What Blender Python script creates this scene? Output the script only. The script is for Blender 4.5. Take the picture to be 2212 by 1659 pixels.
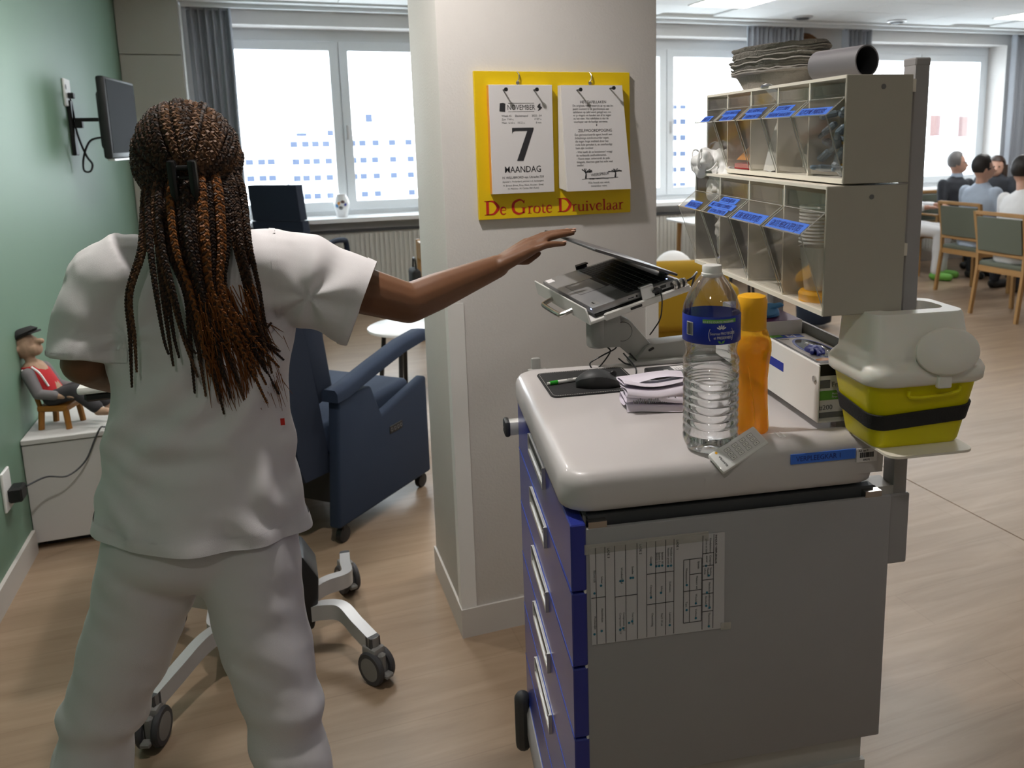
import bpy, bmesh, math, random
from mathutils import Vector, Matrix, noise
for o in list(bpy.data.objects): bpy.data.objects.remove(o)
sc = bpy.context.scene
col = sc.collection
random.seed(7)
PI = math.pi
V = Vector

# ------------------------------------------------------------------ camera
cd = bpy.data.cameras.new('camera'); cam = bpy.data.objects.new('camera', cd); col.objects.link(cam)
sc.camera = cam
cd.sensor_width = 36.0
cd.lens = 1778.9 * 36.0 / 2212.0
cd.shift_x = -139.1 / 2212.0
cd.shift_y = -208.45 / 2212.0
cd.clip_start = .05; cd.clip_end = 400
cr, cu_, cf = V((.93536982, -.35318797, -.01848136)), V((.08051599, .16176967, .98353838)), V((.3443842, .92146016, -.17975175))
cam.matrix_world = Matrix(((cr.x, cu_.x, -cf.x, 0), (cr.y, cu_.y, -cf.y, 0), (cr.z, cu_.z, -cf.z, 1.6), (0, 0, 0, 1)))
cd.dof.use_dof = True; cd.dof.focus_distance = 1.65; cd.dof.aperture_fstop = 6.3

# ------------------------------------------------------------------ world, exposure
w = bpy.data.worlds.new('overcast'); sc.world = w; w.use_nodes = True
bg = w.node_tree.nodes['Background']
bg.inputs[0].default_value = (.86, .94, 1.0, 1); bg.inputs[1].default_value = 7.5
sc.view_settings.view_transform = 'Standard'; sc.view_settings.look = 'None'
sc.view_settings.gamma = 1; sc.view_settings.use_curve_mapping = False
sc.view_settings.exposure = 0.3
# portals only guide the sampling of the sky through the three window openings; they emit nothing
for (x0, x1) in ((-.36, 1.86), (3.1, 5.3), (6.55, 8.75)):
    L = bpy.data.lights.new('window_portal', 'AREA'); L.shape = 'RECTANGLE'; L.size = x1 - x0; L.size_y = 1.7
    L.cycles.is_portal = True
    o = bpy.data.objects.new('window_portal', L); col.objects.link(o)
    o.location = ((x0 + x1) / 2, 8.33, 1.77); o.rotation_euler = (-PI / 2, 0, 0)

# ------------------------------------------------------------------ materials
MATS = {}
def mat(name, color=(.8, .8, .8), rough=.5, metal=0, noise_amt=0, noise_scale=20, bump=0, bump_scale=80, coat=0, spec=.5, emit=None, estr=0, sheen=0, trans=0, ior=1.45, sss=0):
    if name in MATS: return MATS[name]
    m = bpy.data.materials.new(name); m.use_nodes = True
    nt = m.node_tree; p = nt.nodes['Principled BSDF']
    c = (*color, 1)
    p.inputs['Base Color'].default_value = c
    p.inputs['Roughness'].default_value = rough; p.inputs['Metallic'].default_value = metal
    p.inputs['Coat Weight'].default_value = coat; p.inputs['Coat Roughness'].default_value = .08
    p.inputs['Specular IOR Level'].default_value = spec
    p.inputs['Sheen Weight'].default_value = sheen
    p.inputs['Transmission Weight'].default_value = trans; p.inputs['IOR'].default_value = ior
    if sss:
        p.inputs['Subsurface Weight'].default_value = sss; p.inputs['Subsurface Radius'].default_value = (.02, .012, .008)
    if emit:
        p.inputs['Emission Color'].default_value = (*emit, 1); p.inputs['Emission Strength'].default_value = estr
    tc = nt.nodes.new('ShaderNodeTexCoord')
    if noise_amt:
        n = nt.nodes.new('ShaderNodeTexNoise'); n.inputs['Scale'].default_value = noise_scale; n.inputs['Detail'].default_value = 4
        r = nt.nodes.new('ShaderNodeMixRGB'); r.blend_type = 'MULTIPLY'; r.inputs[0].default_value = 1
        mr = nt.nodes.new('ShaderNodeMapRange'); mr.inputs[3].default_value = 1 - noise_amt; mr.inputs[4].default_value = 1 + noise_amt
        nt.links.new(tc.outputs['Object'], n.inputs['Vector']); nt.links.new(n.outputs['Fac'], mr.inputs[0])
        r.inputs[1].default_value = c; nt.links.new(mr.outputs[0], r.inputs[2]); nt.links.new(r.outputs[0], p.inputs['Base Color'])
    if bump:
        n2 = nt.nodes.new('ShaderNodeTexNoise'); n2.inputs['Scale'].default_value = bump_scale; n2.inputs['Detail'].default_value = 3
        b = nt.nodes.new('ShaderNodeBump'); b.inputs['Strength'].default_value = bump; b.inputs['Distance'].default_value = .003
        nt.links.new(tc.outputs['Object'], n2.inputs['Vector']); nt.links.new(n2.outputs['Fac'], b.inputs['Height']); nt.links.new(b.outputs[0], p.inputs['Normal'])
    MATS[name] = m
    return m

def clear_mat(name, tint=(.95, .95, .93), gloss=.06, rough=.06, haze=0, haze_col=(.8, .8, .78), edge=.35):
    """thin clear plastic or glass: see-through with a reflective sheen that grows at grazing angles"""
    m = bpy.data.materials.new(name); m.use_nodes = True; nt = m.node_tree; nt.nodes.clear()
    out = nt.nodes.new('ShaderNodeOutputMaterial'); tr = nt.nodes.new('ShaderNodeBsdfTransparent'); tr.inputs[0].default_value = (*tint, 1)
    gl = nt.nodes.new('ShaderNodeBsdfGlossy'); gl.inputs['Roughness'].default_value = rough; gl.inputs['Color'].default_value = (.95, .95, .95, 1)
    lw = nt.nodes.new('ShaderNodeLayerWeight'); lw.inputs[0].default_value = .3
    mr = nt.nodes.new('ShaderNodeMapRange'); mr.inputs[3].default_value = gloss; mr.inputs[4].default_value = edge
    mx = nt.nodes.new('ShaderNodeMixShader')
    nt.links.new(lw.outputs['Fresnel'], mr.inputs[0]); nt.links.new(mr.outputs[0], mx.inputs[0])
    src = tr
    if haze:
        df = nt.nodes.new('ShaderNodeBsdfDiffuse'); df.inputs[0].default_value = (*haze_col, 1)
        hx = nt.nodes.new('ShaderNodeMixShader'); hx.inputs[0].default_value = haze
        nt.links.new(tr.outputs[0], hx.inputs[1]); nt.links.new(df.outputs[0], hx.inputs[2]); src = hx
    nt.links.new(src.outputs[0], mx.inputs[1]); nt.links.new(gl.outputs[0], mx.inputs[2]); nt.links.new(mx.outputs[0], out.inputs[0])
    MATS[name] = m
    return m

def wood_floor(name, base, dark, seamcol):
    m = bpy.data.materials.new(name); m.use_nodes = True; nt = m.node_tree; p = nt.nodes['Principled BSDF']
    tc = nt.nodes.new('ShaderNodeTexCoord')
    mp = nt.nodes.new('ShaderNodeMapping'); mp.inputs['Scale'].default_value = (.9, 9, 9)
    n = nt.nodes.new('ShaderNodeTexNoise'); n.inputs['Scale'].default_value = 1.6; n.inputs['Detail'].default_value = 8; n.inputs['Roughness'].default_value = .62; n.inputs['Distortion'].default_value = .6
    nt.links.new(tc.outputs['Object'], mp.inputs[0]); nt.links.new(mp.outputs[0], n.inputs['Vector'])
    cr_ = nt.nodes.new('ShaderNodeValToRGB'); cr_.color_ramp.elements[0].position = .3; cr_.color_ramp.elements[0].color = (*dark, 1)
    cr_.color_ramp.elements[1].position = .68; cr_.color_ramp.elements[1].color = (*base, 1)
    nt.links.new(n.outputs['Fac'], cr_.inputs[0])
    # printed planks: long boards running along x with faint joints
    br = nt.nodes.new('ShaderNodeTexBrick'); br.inputs['Scale'].default_value = 1; br.inputs['Brick Width'].default_value = 1.3; br.inputs['Row Height'].default_value = .19
    br.inputs['Mortar Size'].default_value = .0025; br.inputs['Color1'].default_value = (1, 1, 1, 1); br.inputs['Color2'].default_value = (.95, .95, .95, 1); br.inputs['Mortar'].default_value = (.88, .87, .86, 1)
    br.inputs['Bias'].default_value = .1
    nt.links.new(tc.outputs['Object'], br.inputs['Vector'])
    mx = nt.nodes.new('ShaderNodeMixRGB'); mx.blend_type = 'MULTIPLY'; mx.inputs[0].default_value = 1
    nt.links.new(cr_.outputs[0], mx.inputs[1]); nt.links.new(br.outputs[0], mx.inputs[2]); nt.links.new(mx.outputs[0], p.inputs['Base Color'])
    p.inputs['Roughness'].default_value = .36
    b = nt.nodes.new('ShaderNodeBump'); b.inputs['Strength'].default_value = .12; b.inputs['Distance'].default_value = .002
    nt.links.new(n.outputs['Fac'], b.inputs['Height']); nt.links.new(b.outputs[0], p.inputs['Normal'])
    MATS[name] = m
    return m

def M(n): return MATS[n]
mat('wall_white', (.655, .63, .61), .7, bump=.25, bump_scale=140, noise_amt=.02)
mat('wall_green', (.155, .255, .185), .5, bump=.08, bump_scale=120, noise_amt=.03, noise_scale=3)
mat('wall_beige', (.47, .45, .405), .5)
mat('ceiling_white', (.84, .86, .86), .85, noise_amt=.02)
mat('frame_white', (.78, .81, .83), .4)
mat('sill_white', (.8, .8, .8), .3)
mat('radiator', (.55, .54, .50), .5)
mat('dark_gap', (.03, .03, .03), .8)
mat('baseboard', (.56, .53, .50), .5)
wood_floor('vinyl', (.345, .25, .172), (.245, .168, .108), (.2, .2, .2))
clear_mat('window_glass', (.97, .98, .98), .03, .02)
clear_mat('clear_plastic', (.985, .98, .97), .025, .08, haze=.015, haze_col=(.75, .72, .66), edge=.22)
clear_mat('bottle_pet', (.97, .975, .98), .06, .05, edge=.75)
clear_mat('orange_clear', (1, .72, .16), .04, .12, haze=.36, haze_col=(1, .66, .05), edge=.2)
clear_mat('lid_clear', (.93, .93, .92), .06, .1, haze=.28)
clear_mat('bin_highlight', (.9, .9, .88), .12, .1, haze=.4, haze_col=(.85, .84, .8), edge=.6)
mat('curtain', (.34, .36, .40), .9, noise_amt=.05, noise_scale=60)
mat('black', (.012, .012, .013), .45)
mat('black_soft', (.02, .02, .021), .8, bump=.3, bump_scale=300)
mat('dark_grey', (.05, .052, .056), .5)
mat('screen_dark', (.02, .022, .03), .12)
mat('tv_screen', (.012, .0125, .015), .6, spec=.02)
mat('white_plastic', (.78, .77, .75), .4)
mat('white_gloss', (.8, .8, .8), .25, coat=.3)
mat('cabinet_white', (.60, .58, .57), .45)
mat('cart_top', (.56, .53, .53), .38, coat=.2)
mat('cart_side', (.33, .325, .335), .5, noise_amt=.02)
mat('cart_frame', (.46, .45, .43), .4)
mat('drawer_blue', (.022, .035, .26), .32, coat=.25)
mat('drawer_edge', (.02, .07, .45), .4)
mat('alu', (.62, .62, .62), .35, metal=.7)
mat('steel', (.55, .53, .5), .25, metal=1)
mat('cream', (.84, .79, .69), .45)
mat('cream_shaded', (.44, .41, .35), .5, noise_amt=.03)  # darker copy of cream, shade of the end panels put into the colour
mat('post_grey', (.34, .33, .335), .45)
mat('arm_grey', (.30, .30, .285), .5)
mat('laptop_silver', (.33, .33, .34), .38, metal=.5)
mat('laptop_lid', (.10, .10, .105), .4, metal=.4)
mat('tray_white', (.66, .65, .63), .4)
mat('key_black', (.016, .016, .02), .5)
mat('paper', (.74, .72, .73), .7)
mat('paper_shaded', (.52, .51, .53), .6)  # white paper darkened, shade of the cart front painted into its colour
clear_mat('cup_milky', (.92, .92, .9), .06, .15, haze=.55, haze_col=(.82, .81, .78))
mat('paper_edge', (.70, .67, .62), .8)
mat('paper_lilac', (.66, .61, .70), .7)
mat('ink', (.03, .03, .035), .6)
mat('ink_grey', (.16, .16, .165), .6)
mat('ink_teal', (.02, .16, .25), .6)
mat('ink_red', (.55, .02, .015), .5)
mat('board_yellow', (.80, .55, .004), .45)
mat('tape_blue', (.045, .17, .72), .5)
mat('tape_ink', (.02, .04, .25), .6)
mat('fabric_blue', (.017, .030, .060), .85, noise_amt=.08, noise_scale=200, bump=.2, bump_scale=500)
mat('fabric_blue_dark', (.012, .020, .040), .85, noise_amt=.08, noise_scale=200)
mat('fabric_green', (.115, .125, .095), .85, noise_amt=.06, noise_scale=150)
mat('wood_chair', (.36, .20, .075), .45, noise_amt=.12, noise_scale=14)
mat('wood_toy', (.30, .125, .018), .5, noise_amt=.15, noise_scale=30)
mat('mustard', (.34, .20, .008), .85)
mat('table_white', (.78, .79, .8), .3)
mat('uniform', (.64, .62, .635), .75, bump=.12, bump_scale=700, sheen=.1)
mat('skin_dark', (.155, .068, .032), .48, noise_amt=.06, noise_scale=30, sss=.04)
mat('skin_light', (.52, .30, .22), .5, sss=.05)
mat('skin_warm', (.42, .22, .15), .5, sss=.05)
mat('hair_black', (.012, .009, .008), .5)
mat('hair_brown', (.035, .018, .011), .5)
mat('hair_grey', (.16, .15, .145), .6)
mat('suit', (.025, .028, .036), .8)
mat('shirt_blue', (.42, .49, .60), .75)
mat('shirt_white', (.70, .70, .71), .75)
mat('trouser_dark', (.03, .035, .05), .8)
mat('sharps_yellow', (.74, .66, .0), .38, sss=.05)
mat('sharps_lid', (.84, .82, .76), .38, sss=.25)
mat('pulp', (.30, .275, .25), .95, bump=.6, bump_scale=260, noise_amt=.1, noise_scale=90)
mat('tube_grey', (.20, .19, .21), .55)
mat('tube_in', (.035, .035, .04), .6)
mat('lancet_blue', (.16, .22, .28), .45)
mat('lancet_yellow', (.72, .42, .02), .45)
mat('glove_blue', (.05, .07, .45), .5)
mat('glove_light', (.10, .30, .62), .5)
mat('box_print_blue', (.02, .07, .42), .5)
mat('print_green', (.14, .38, .06), .5)
mat('print_orange', (.75, .32, .06), .5)
mat('purple', (.10, .018, .10), .5)
mat('label_navy', (.012, .03, .33), .35)
mat('pen_green', (.03, .35, .03), .25)
mat('orange', (.95, .47, .015), .42)
mat('red_cloth', (.42, .015, .02), .8)
mat('grey_cloth', (.16, .15, .155), .9)
mat('cloth_char', (.04, .038, .042), .9)
mat('doll_skin', (.40, .26, .18), .8, bump=.4, bump_scale=90)
mat('wheel_grey', (.20, .195, .19), .5)
mat('tyre', (.045, .045, .05), .6)
mat('leg_silver', (.50, .50, .51), .35, metal=.25)
mat('facade', (.85, .86, .87), .8)
mat('facade_glass', (.055, .07, .11), .7, spec=.1)
mat('facade_brown', (.10, .05, .045), .5)
mat('rattan', (.13, .055, .018), .8, bump=.6, bump_scale=60)
mat('water_tint', (.98, .99, 1), 0.02, trans=1, ior=1.2)
mat('wet_wipe', (.8, .8, .8), .6)
mat('lamp_panel', (1, 1, 1), .5, emit=(1, .99, .96), estr=24)
mat('lamp_disc', (1, 1, 1), .5, emit=(1, .9, .78), estr=30)

# ------------------------------------------------------------------ mesh helpers
class MB:
    """collects shapes into one mesh"""
    def __init__(s): s.v = []; s.f = []
    def add(s, vs, fs, mtx=None):
        n = len(s.v)
        s.v += [tuple(mtx @ V(p)) if mtx else tuple(p) for p in vs]
        s.f += [tuple(i + n for i in f) for f in fs]
        return s
    def box(s, x0, x1, y0, y1, z0, z1, mtx=None):
        vs = [(x, y, z) for z in (z0, z1) for y in (y0, y1) for x in (x0, x1)]
        return s.add(vs, [(0, 2, 3, 1), (4, 5, 7, 6), (0, 1, 5, 4), (2, 6, 7, 3), (0, 4, 6, 2), (1, 3, 7, 5)], mtx)
    def rbox(s, x0, x1, y0, y1, z0, z1, r=.005, seg=2, mtx=None):
        bm = bmesh.new(); bmesh.ops.create_cube(bm, size=1)
        for v in bm.verts: v.co = V(((x0 + x1) / 2 + v.co.x * (x1 - x0), (y0 + y1) / 2 + v.co.y * (y1 - y0), (z0 + z1) / 2 + v.co.z * (z1 - z0)))
        bmesh.ops.bevel(bm, geom=bm.edges[:], offset=r, segments=seg, affect='EDGES', profile=.5)
        return s.bm(bm, mtx)
    def bm(s, bm, mtx=None):
        bm.verts.index_update()
        s.add([v.co[:] for v in bm.verts], [[v.index for v in f.verts] for f in bm.faces], mtx); bm.free(); return s
    def tube(s, pts, r, n=8, closed=False, flat=1.0, mtx=None):
        pts = [V(p) for p in pts]; m = len(pts); vs = []; fs = []
        rr = r if isinstance(r, (list, tuple)) else [r] * m
        up = None
        for i, p in enumerate(pts):
            t = (pts[(i + 1) % m] - pts[i - 1]) if closed else (pts[min(i + 1, m - 1)] - pts[max(i - 1, 0)])
            t.normalize()
            if up is None: up = V((0, 0, 1)) if abs(t.z) < .9 else V((1, 0, 0))
            a = t.cross(up)
            if a.length < 1e-5: a = t.cross(V((0, 1, .1)))
            a.normalize(); up = a.cross(t)
            for k in range(n):
                an = 2 * PI * k / n
                vs.append(p + (a * math.cos(an) + up * math.sin(an) * flat) * rr[i])
        for i in range(m if closed else m - 1):
            j = (i + 1) % m
            for k in range(n):
                q = (k + 1) % n
                fs.append((i * n + k, i * n + q, j * n + q, j * n + k))
        if not closed:
            fs.append(tuple(range(n - 1, -1, -1))); fs.append(tuple((m - 1) * n + k for k in range(n)))
        return s.add(vs, fs, mtx)
    def lathe(s, prof, n=24, c=(0, 0, 0), sx=1, sy=1, mtx=None, cap=True):
        vs = []; fs = []
        for (r, z) in prof:
            for k in range(n):
                a = 2 * PI * k / n; vs.append((c[0] + r * math.cos(a) * sx, c[1] + r * math.sin(a) * sy, c[2] + z))
        m = len(prof)
        for i in range(m - 1):
            for k in range(n):
                q = (k + 1) % n; fs.append((i * n + k, i * n + q, (i + 1) * n + q, (i + 1) * n + k))
        if cap: fs.append(tuple(range(n - 1, -1, -1))); fs.append(tuple((m - 1) * n + k for k in range(n)))
        return s.add(vs, fs, mtx)
    def cyl(s, p, q, r, n=16, r2=None): return s.tube([p, q], [r, r if r2 is None else r2], n)
    def prism(s, poly, d0, d1, mtx=None, bev=0, seg=2):
        """polygon in local xy extruded along z from d0 to d1"""
        bm = bmesh.new(); a = [bm.verts.new((x, y, d0)) for x, y in poly]; b = [bm.verts.new((x, y, d1)) for x, y in poly]; n = len(poly)
        bm.faces.new(a[::-1]); bm.faces.new(b)
        for i in range(n): bm.faces.new((a[i], a[(i + 1) % n], b[(i + 1) % n], b[i]))
        bmesh.ops.recalc_face_normals(bm, faces=bm.faces[:])
        if bev: bmesh.ops.bevel(bm, geom=bm.edges[:], offset=bev, segments=seg, affect='EDGES', profile=.5)
        return s.bm(bm, mtx)
    def loft(s, rings, cap=True, closed=True, mtx=None):
        n = len(rings[0]); vs = [p for r in rings for p in r]; fs = []
        for i in range(len(rings) - 1):
            for k in range(n if closed else n - 1):
                q = (k + 1) % n; fs.append((i * n + k, i * n + q, (i + 1) * n + q, (i + 1) * n + k))
        if cap and closed: fs.append(tuple(range(n - 1, -1, -1))); fs.append(tuple((len(rings) - 1) * n + k for k in range(n)))
        return s.add(vs, fs, mtx)
    def ball(s, c, r, rx=1, ry=1, rz=1, n=16, m=10, mtx=None):
        pr_ = [(math.sin(PI * i / m) * r, -math.cos(PI * i / m) * r) for i in range(m + 1)]
        pr_[0] = (r * .02, -r); pr_[-1] = (r * .02, r)
        vs = MB(); vs.lathe(pr_, n); T = Matrix.Translation(c) @ Matrix.Diagonal((rx, ry, rz, 1))
        if mtx: T = mtx @ T
        return s.add(vs.v, vs.f, T)
    def limb(s, a, b, ra, rb, n=14, m=4):
        """tapered capsule"""
        a, b = V(a), V(b); t = (b - a); L = t.length; t.normalize(); pts = []; rr = []
        for i in range(m): an = PI / 2 * i / m; pts.append(a - t * ra * math.cos(an)); rr.append(max(ra * math.sin(an), ra * .05))
        for i in range(5): k = i / 4; pts.append(a + t * L * k); rr.append(ra + (rb - ra) * k)
        for i in range(1, m + 1): an = PI / 2 * i / m; pts.append(b + t * rb * math.sin(an)); rr.append(max(rb * math.cos(an), rb * .05))
        return s.tube(pts, rr, n)
    def ering(s_, c, rx, ry, yaw=0, n=28, tilt=None):
        cy, sy = math.cos(yaw), math.sin(yaw); out = []
        for k in range(n):
            a = 2 * PI * k / n; x, y = rx * math.cos(a), ry * math.sin(a)
            z = 0 if tilt is None else tilt[0] * x + tilt[1] * y
            out.append((c[0] + x * cy - y * sy, c[1] + x * sy + y * cy, c[2] + z))
        return out

def mesh_of(mb, name, smooth=35):
    me = bpy.data.meshes.new(name); me.from_pydata(mb.v, [], mb.f); me.validate(); me.update()
    if smooth:
        me.polygons.foreach_set('use_smooth', [True] * len(me.polygons)); me.set_sharp_from_angle(angle=math.radians(smooth))
    return me
def setp(o, label=None, cat=None, group=None, kind=None):
    if label: o['label'] = label
    if cat: o['category'] = cat
    if group: o['group'] = group
    if kind: o['kind'] = kind
    return o
def obj(name, mb, m, parent=None, smooth=35, loc=None, rz=0, mtx=None, **kw):
    me = mb if isinstance(mb, bpy.types.Mesh) else mesh_of(mb, name, smooth)
    o = bpy.data.objects.new(name, me); col.objects.link(o)
    if m is not None and not me.materials: me.materials.append(M(m) if isinstance(m, str) else m)
    if parent: o.parent = parent
    if loc is not None: o.location = loc
    if rz: o.rotation_euler = (0, 0, rz)
    if mtx is not None: o.matrix_local = mtx
    return setp(o, **kw)
def thing(name, label, cat, loc=(0, 0, 0), rz=0, group=None):
    o = bpy.data.objects.new(name, None); col.objects.link(o); o.empty_display_size = .05
    o.location = loc; o.rotation_euler = (0, 0, rz)
    return setp(o, label, cat, group)
def struct(name, mb, m, parent=None, smooth=35):
    o = obj(name, mb, m, parent, smooth)
    if parent is None: o['kind'] = 'structure'
    return o
def copy_tree(o, parent=None):
    c = o.copy(); col.objects.link(c); c.parent = parent
    for ch in [x for x in bpy.data.objects if x.parent == o]: copy_tree(ch, c)
    return c
def frame(o, x, y):
    x = V(x).normalized(); z = x.cross(V(y)).normalized(); y = z.cross(x)
    return Matrix(((x.x, y.x, z.x, o[0]), (x.y, y.y, z.y, o[1]), (x.z, y.z, z.z, o[2]), (0, 0, 0, 1)))
def text_mesh(s, size, ext=.0002, align='LEFT', sx=1.0, bold=0, shear=0):
    cu = bpy.data.curves.new('lettering', 'FONT'); cu.body = s; cu.size = size; cu.extrude = ext; cu.resolution_u = 2; cu.align_x = align; cu.offset = bold; cu.shear = shear
    t = bpy.data.objects.new('lettering', cu); col.objects.link(t); t.scale = (sx, 1, 1)
    dg = bpy.context.evaluated_depsgraph_get(); me = bpy.data.meshes.new_from_object(t.evaluated_get(dg))
    bpy.data.objects.remove(t)
    for v in me.vertices: v.co.x *= sx
    return me
def lettering(s, size, m, parent, mtx, align='LEFT', sx=1.0, bold=0, name='lettering', ext=.0002, shear=0):
    me = text_mesh(s, size, ext, align, sx, bold, shear); me.materials.clear()
    return obj(name, me, m, parent, mtx=mtx)
def remesh(mb, voxel, smooth_it=4, name='body', disp=None):
    me = mesh_of(mb, name, 0); o = bpy.data.objects.new(name, me); col.objects.link(o)
    md = o.modifiers.new('r', 'REMESH'); md.mode = 'VOXEL'; md.voxel_size = voxel; md.use_smooth_shade = True
    sm = o.modifiers.new('s', 'SMOOTH'); sm.factor = .5; sm.iterations = smooth_it
    dg = bpy.context.evaluated_depsgraph_get(); out = bpy.data.meshes.new_from_object(o.evaluated_get(dg))
    bpy.data.objects.remove(o)
    if disp:
        ns = [v.normal.copy() for v in out.vertices]
        for v, nn in zip(out.vertices, ns): v.co = v.co + nn * disp(v.co)
    out.polygons.foreach_set('use_smooth', [True] * len(out.polygons)); out.update()
    return out
def smooth_path(pts, n=8):
    """Catmull-Rom through points"""
    P = [V(p) for p in pts]; P = [P[0] * 2 - P[1]] + P + [P[-1] * 2 - P[-2]]; out = []
    for i in range(1, len(P) - 2):
        for k in range(n):
            t = k / n; a, b, c, d = P[i - 1:i + 3]
            out.append(.5 * ((2 * b) + (c - a) * t + (2 * a - 5 * b + 4 * c - d) * t * t + (3 * b - a - 3 * c + d) * t ** 3))
    out.append(P[-2]); return out
def rrect(w, h, r, n=5, cx=0, cy=0):
    out = []
    for (sx, sy, a0) in ((1, 1, 0), (-1, 1, 90), (-1, -1, 180), (1, -1, 270)):
        for k in range(n + 1):
            a = math.radians(a0 + 90 * k / n); out.append((cx + sx * (w / 2 - r) + r * math.cos(a), cy + sy * (h / 2 - r) + r * math.sin(a)))
    return out
# ------------------------------------------------------------------ the room
fl = struct('floor', MB().box(-1.2, 9.6, -2.7, 8.5, -.12, -.006), 'dark_gap')
obj('vinyl_sheet', MB().box(-1.2, 2.692, -2.7, 8.5, -.006, 0), 'vinyl', fl)
obj('vinyl_sheet', MB().box(2.698, 9.6, -2.7, 8.5, -.006, 0), 'vinyl', fl)
struct('wall_green', MB().box(-1.18, -.98, -2.5, 8.0, 0, 2.8), 'wall_green')
struct('baseboard_green', MB().box(-.98, -.966, -2.5, 3.64, 0, .095), 'baseboard')
struct('wall_back', MB().box(-1.18, 9.6, -2.7, -2.5, 0, 2.8), 'wall_white')
struct('wall_right', MB().box(9.4, 9.6, -2.5, 8.4, 0, 2.8), 'wall_white')
# window wall with three niches
ww = MB(); niches = ((-.36, 1.86), (3.1, 5.3), (6.55, 8.75))
ww.box(-1.18, 9.6, 8.0, 8.45, 2.62, 2.8); ww.box(-1.18, 9.6, 8.0, 8.45, 0, .86)
xs = [-1.18] + [x for n_ in niches for x in n_] + [9.6]
for i in range(0, len(xs), 2): ww.box(xs[i], xs[i + 1], 8.0, 8.45, .86, 2.62)
struct('wall_window', ww, 'wall_white')
# ceiling: slab with a grid of tiles over the part in view
ce = struct('ceiling', MB().box(-1.18, 9.6, -2.7, 8.45, 2.772, 2.9), 'ceiling_white')
struct('trim_1', MB().box(-1.18, 9.4, 7.52, 7.60, 2.735, 2.772).box(-1.18, 9.4, 7.60, 7.98, 2.745, 2.772), 'ceiling_white')
struct('trim_2', MB().box(-.52, 9.4, 7.70, 7.74, 2.715, 2.745).box(-.52, 9.4, 7.62, 7.65, 2.70, 2.735), 'frame_white')   # curtain rail
tile = mesh_of(MB().prism(rrect(.592, .592, .002, 1), 0, .014), 'ceiling_tile', 0); tile.materials.append(M('ceiling_white'))
LIGHTS = {(8, 0), (14, 0), (8, 4), (2, 4)}
for j in range(7):
    for i in range(17):
        if (i, j) in LIGHTS: continue
        x = -1.1 + .6 * i + .3; y = 6.9 - .6 * j - .3
        if j > 4 and i < 2: pass
        obj('ceiling_tile', tile, None, ce, loc=(x, y, 2.752))
        if j == 0: obj('ceiling_tile', tile, None, ce, loc=(x, 7.2, 2.752))
for k, (i, j) in enumerate(sorted(LIGHTS)):
    x = -1.1 + .6 * i + .3; y = 6.9 - .6 * j - .3
    lab = {(8, 0): 'bright square ceiling panel light above the wooden dining chairs near the first pier curtain', (14, 0): 'bright square ceiling panel light above the seated people by the far window',
           (8, 4): 'square ceiling panel light over the middle of the room', (2, 4): 'square ceiling panel light between green wall and pillar'}[(i, j)]
    t = thing('ceiling_light', lab, 'ceiling light', (x, y, 2.745), 0, 'square ceiling panel lights')
    obj('frame', MB().box(-.298, .298, -.298, -.285, -.003, .02).box(-.298, .298, .285, .298, -.003, .02).box(-.298, -.285, -.285, .285, -.003, .02).box(.285, .298, -.285, .285, -.003, .02), 'white_plastic', t)
    obj('diffuser', MB().box(-.285, .285, -.285, .285, .002, .012), 'lamp_panel', t)
for (x, y, what) in ((5.21, 7.28, 'between the two curtains beside the white pier'), (6.42, 7.31, 'in front of the window behind the metal post')):
    t = thing('ceiling_speaker', 'small round grey ceiling detector ' + what, 'detector', (x, y, 2.752), 0, 'round ceiling detectors')
    obj('rim', MB().lathe([(.10, 0), (.10, -.012), (.085, -.02), (.08, -.012)], 24), 'alu', t); obj('grille', MB().lathe([(.08, -.003), (.06, -.03), (.02, -.035)], 20), 'dark_grey', t)
# windows
def window(n, x0, x1, mull):
    y0, y1 = 8.28, 8.35; z0, z1 = .90, 2.62
    f = MB(); fw = .06
    f.box(x0, x1, y0, y1, z0, z0 + .045); f.box(x0, x1, y0, y1, 2.52, z1); f.box(x0, x0 + fw, y0, y1, z0, 2.52); f.box(x1 - fw, x1, y0, y1, z0, 2.52); f.box(mull - .02, mull + .02, y0, y1, z0 + .045, 2.52)
    wo = struct('window_%d' % n, f, 'frame_white')
    for (a, b) in ((x0 + fw, mull - .005), (mull + .005, x1 - fw)):
        s = MB(); q = .08; ya, yb = y0 - .02, y1 - .01; za, zb = z0 + .05, 2.515
        s.box(a, b, ya, yb, za, za + q).box(a, b, ya, yb, zb - q, zb).box(a, a + q, ya, yb, za + q, zb - q).box(b - q, b, ya, yb, za + q, zb - q)
        so = obj('sash', s, 'frame_white', wo)
        obj('pane', MB().box(a + q, b - q, 8.31, 8.318, za + q, zb - q), 'window_glass', so)
    h = MB().rbox(mull + .03, mull + .05, y0 - .05, y0 - .02, 1.62, 1.75, .004).box(mull + .032, mull + .048, y0 - .04, y0, 1.66, 1.68)
    obj('handle', h, 'alu', wo)
    struct('trim_%d' % (10 + n), MB().box(x0 - .08, x1 + .08, 7.86, 8.28, .862, .90), 'sill_white')
window(1, -.36, 1.86, .745); window(2, 3.1, 5.3, 4.18); window(3, 6.55, 8.75, 7.66)
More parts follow.
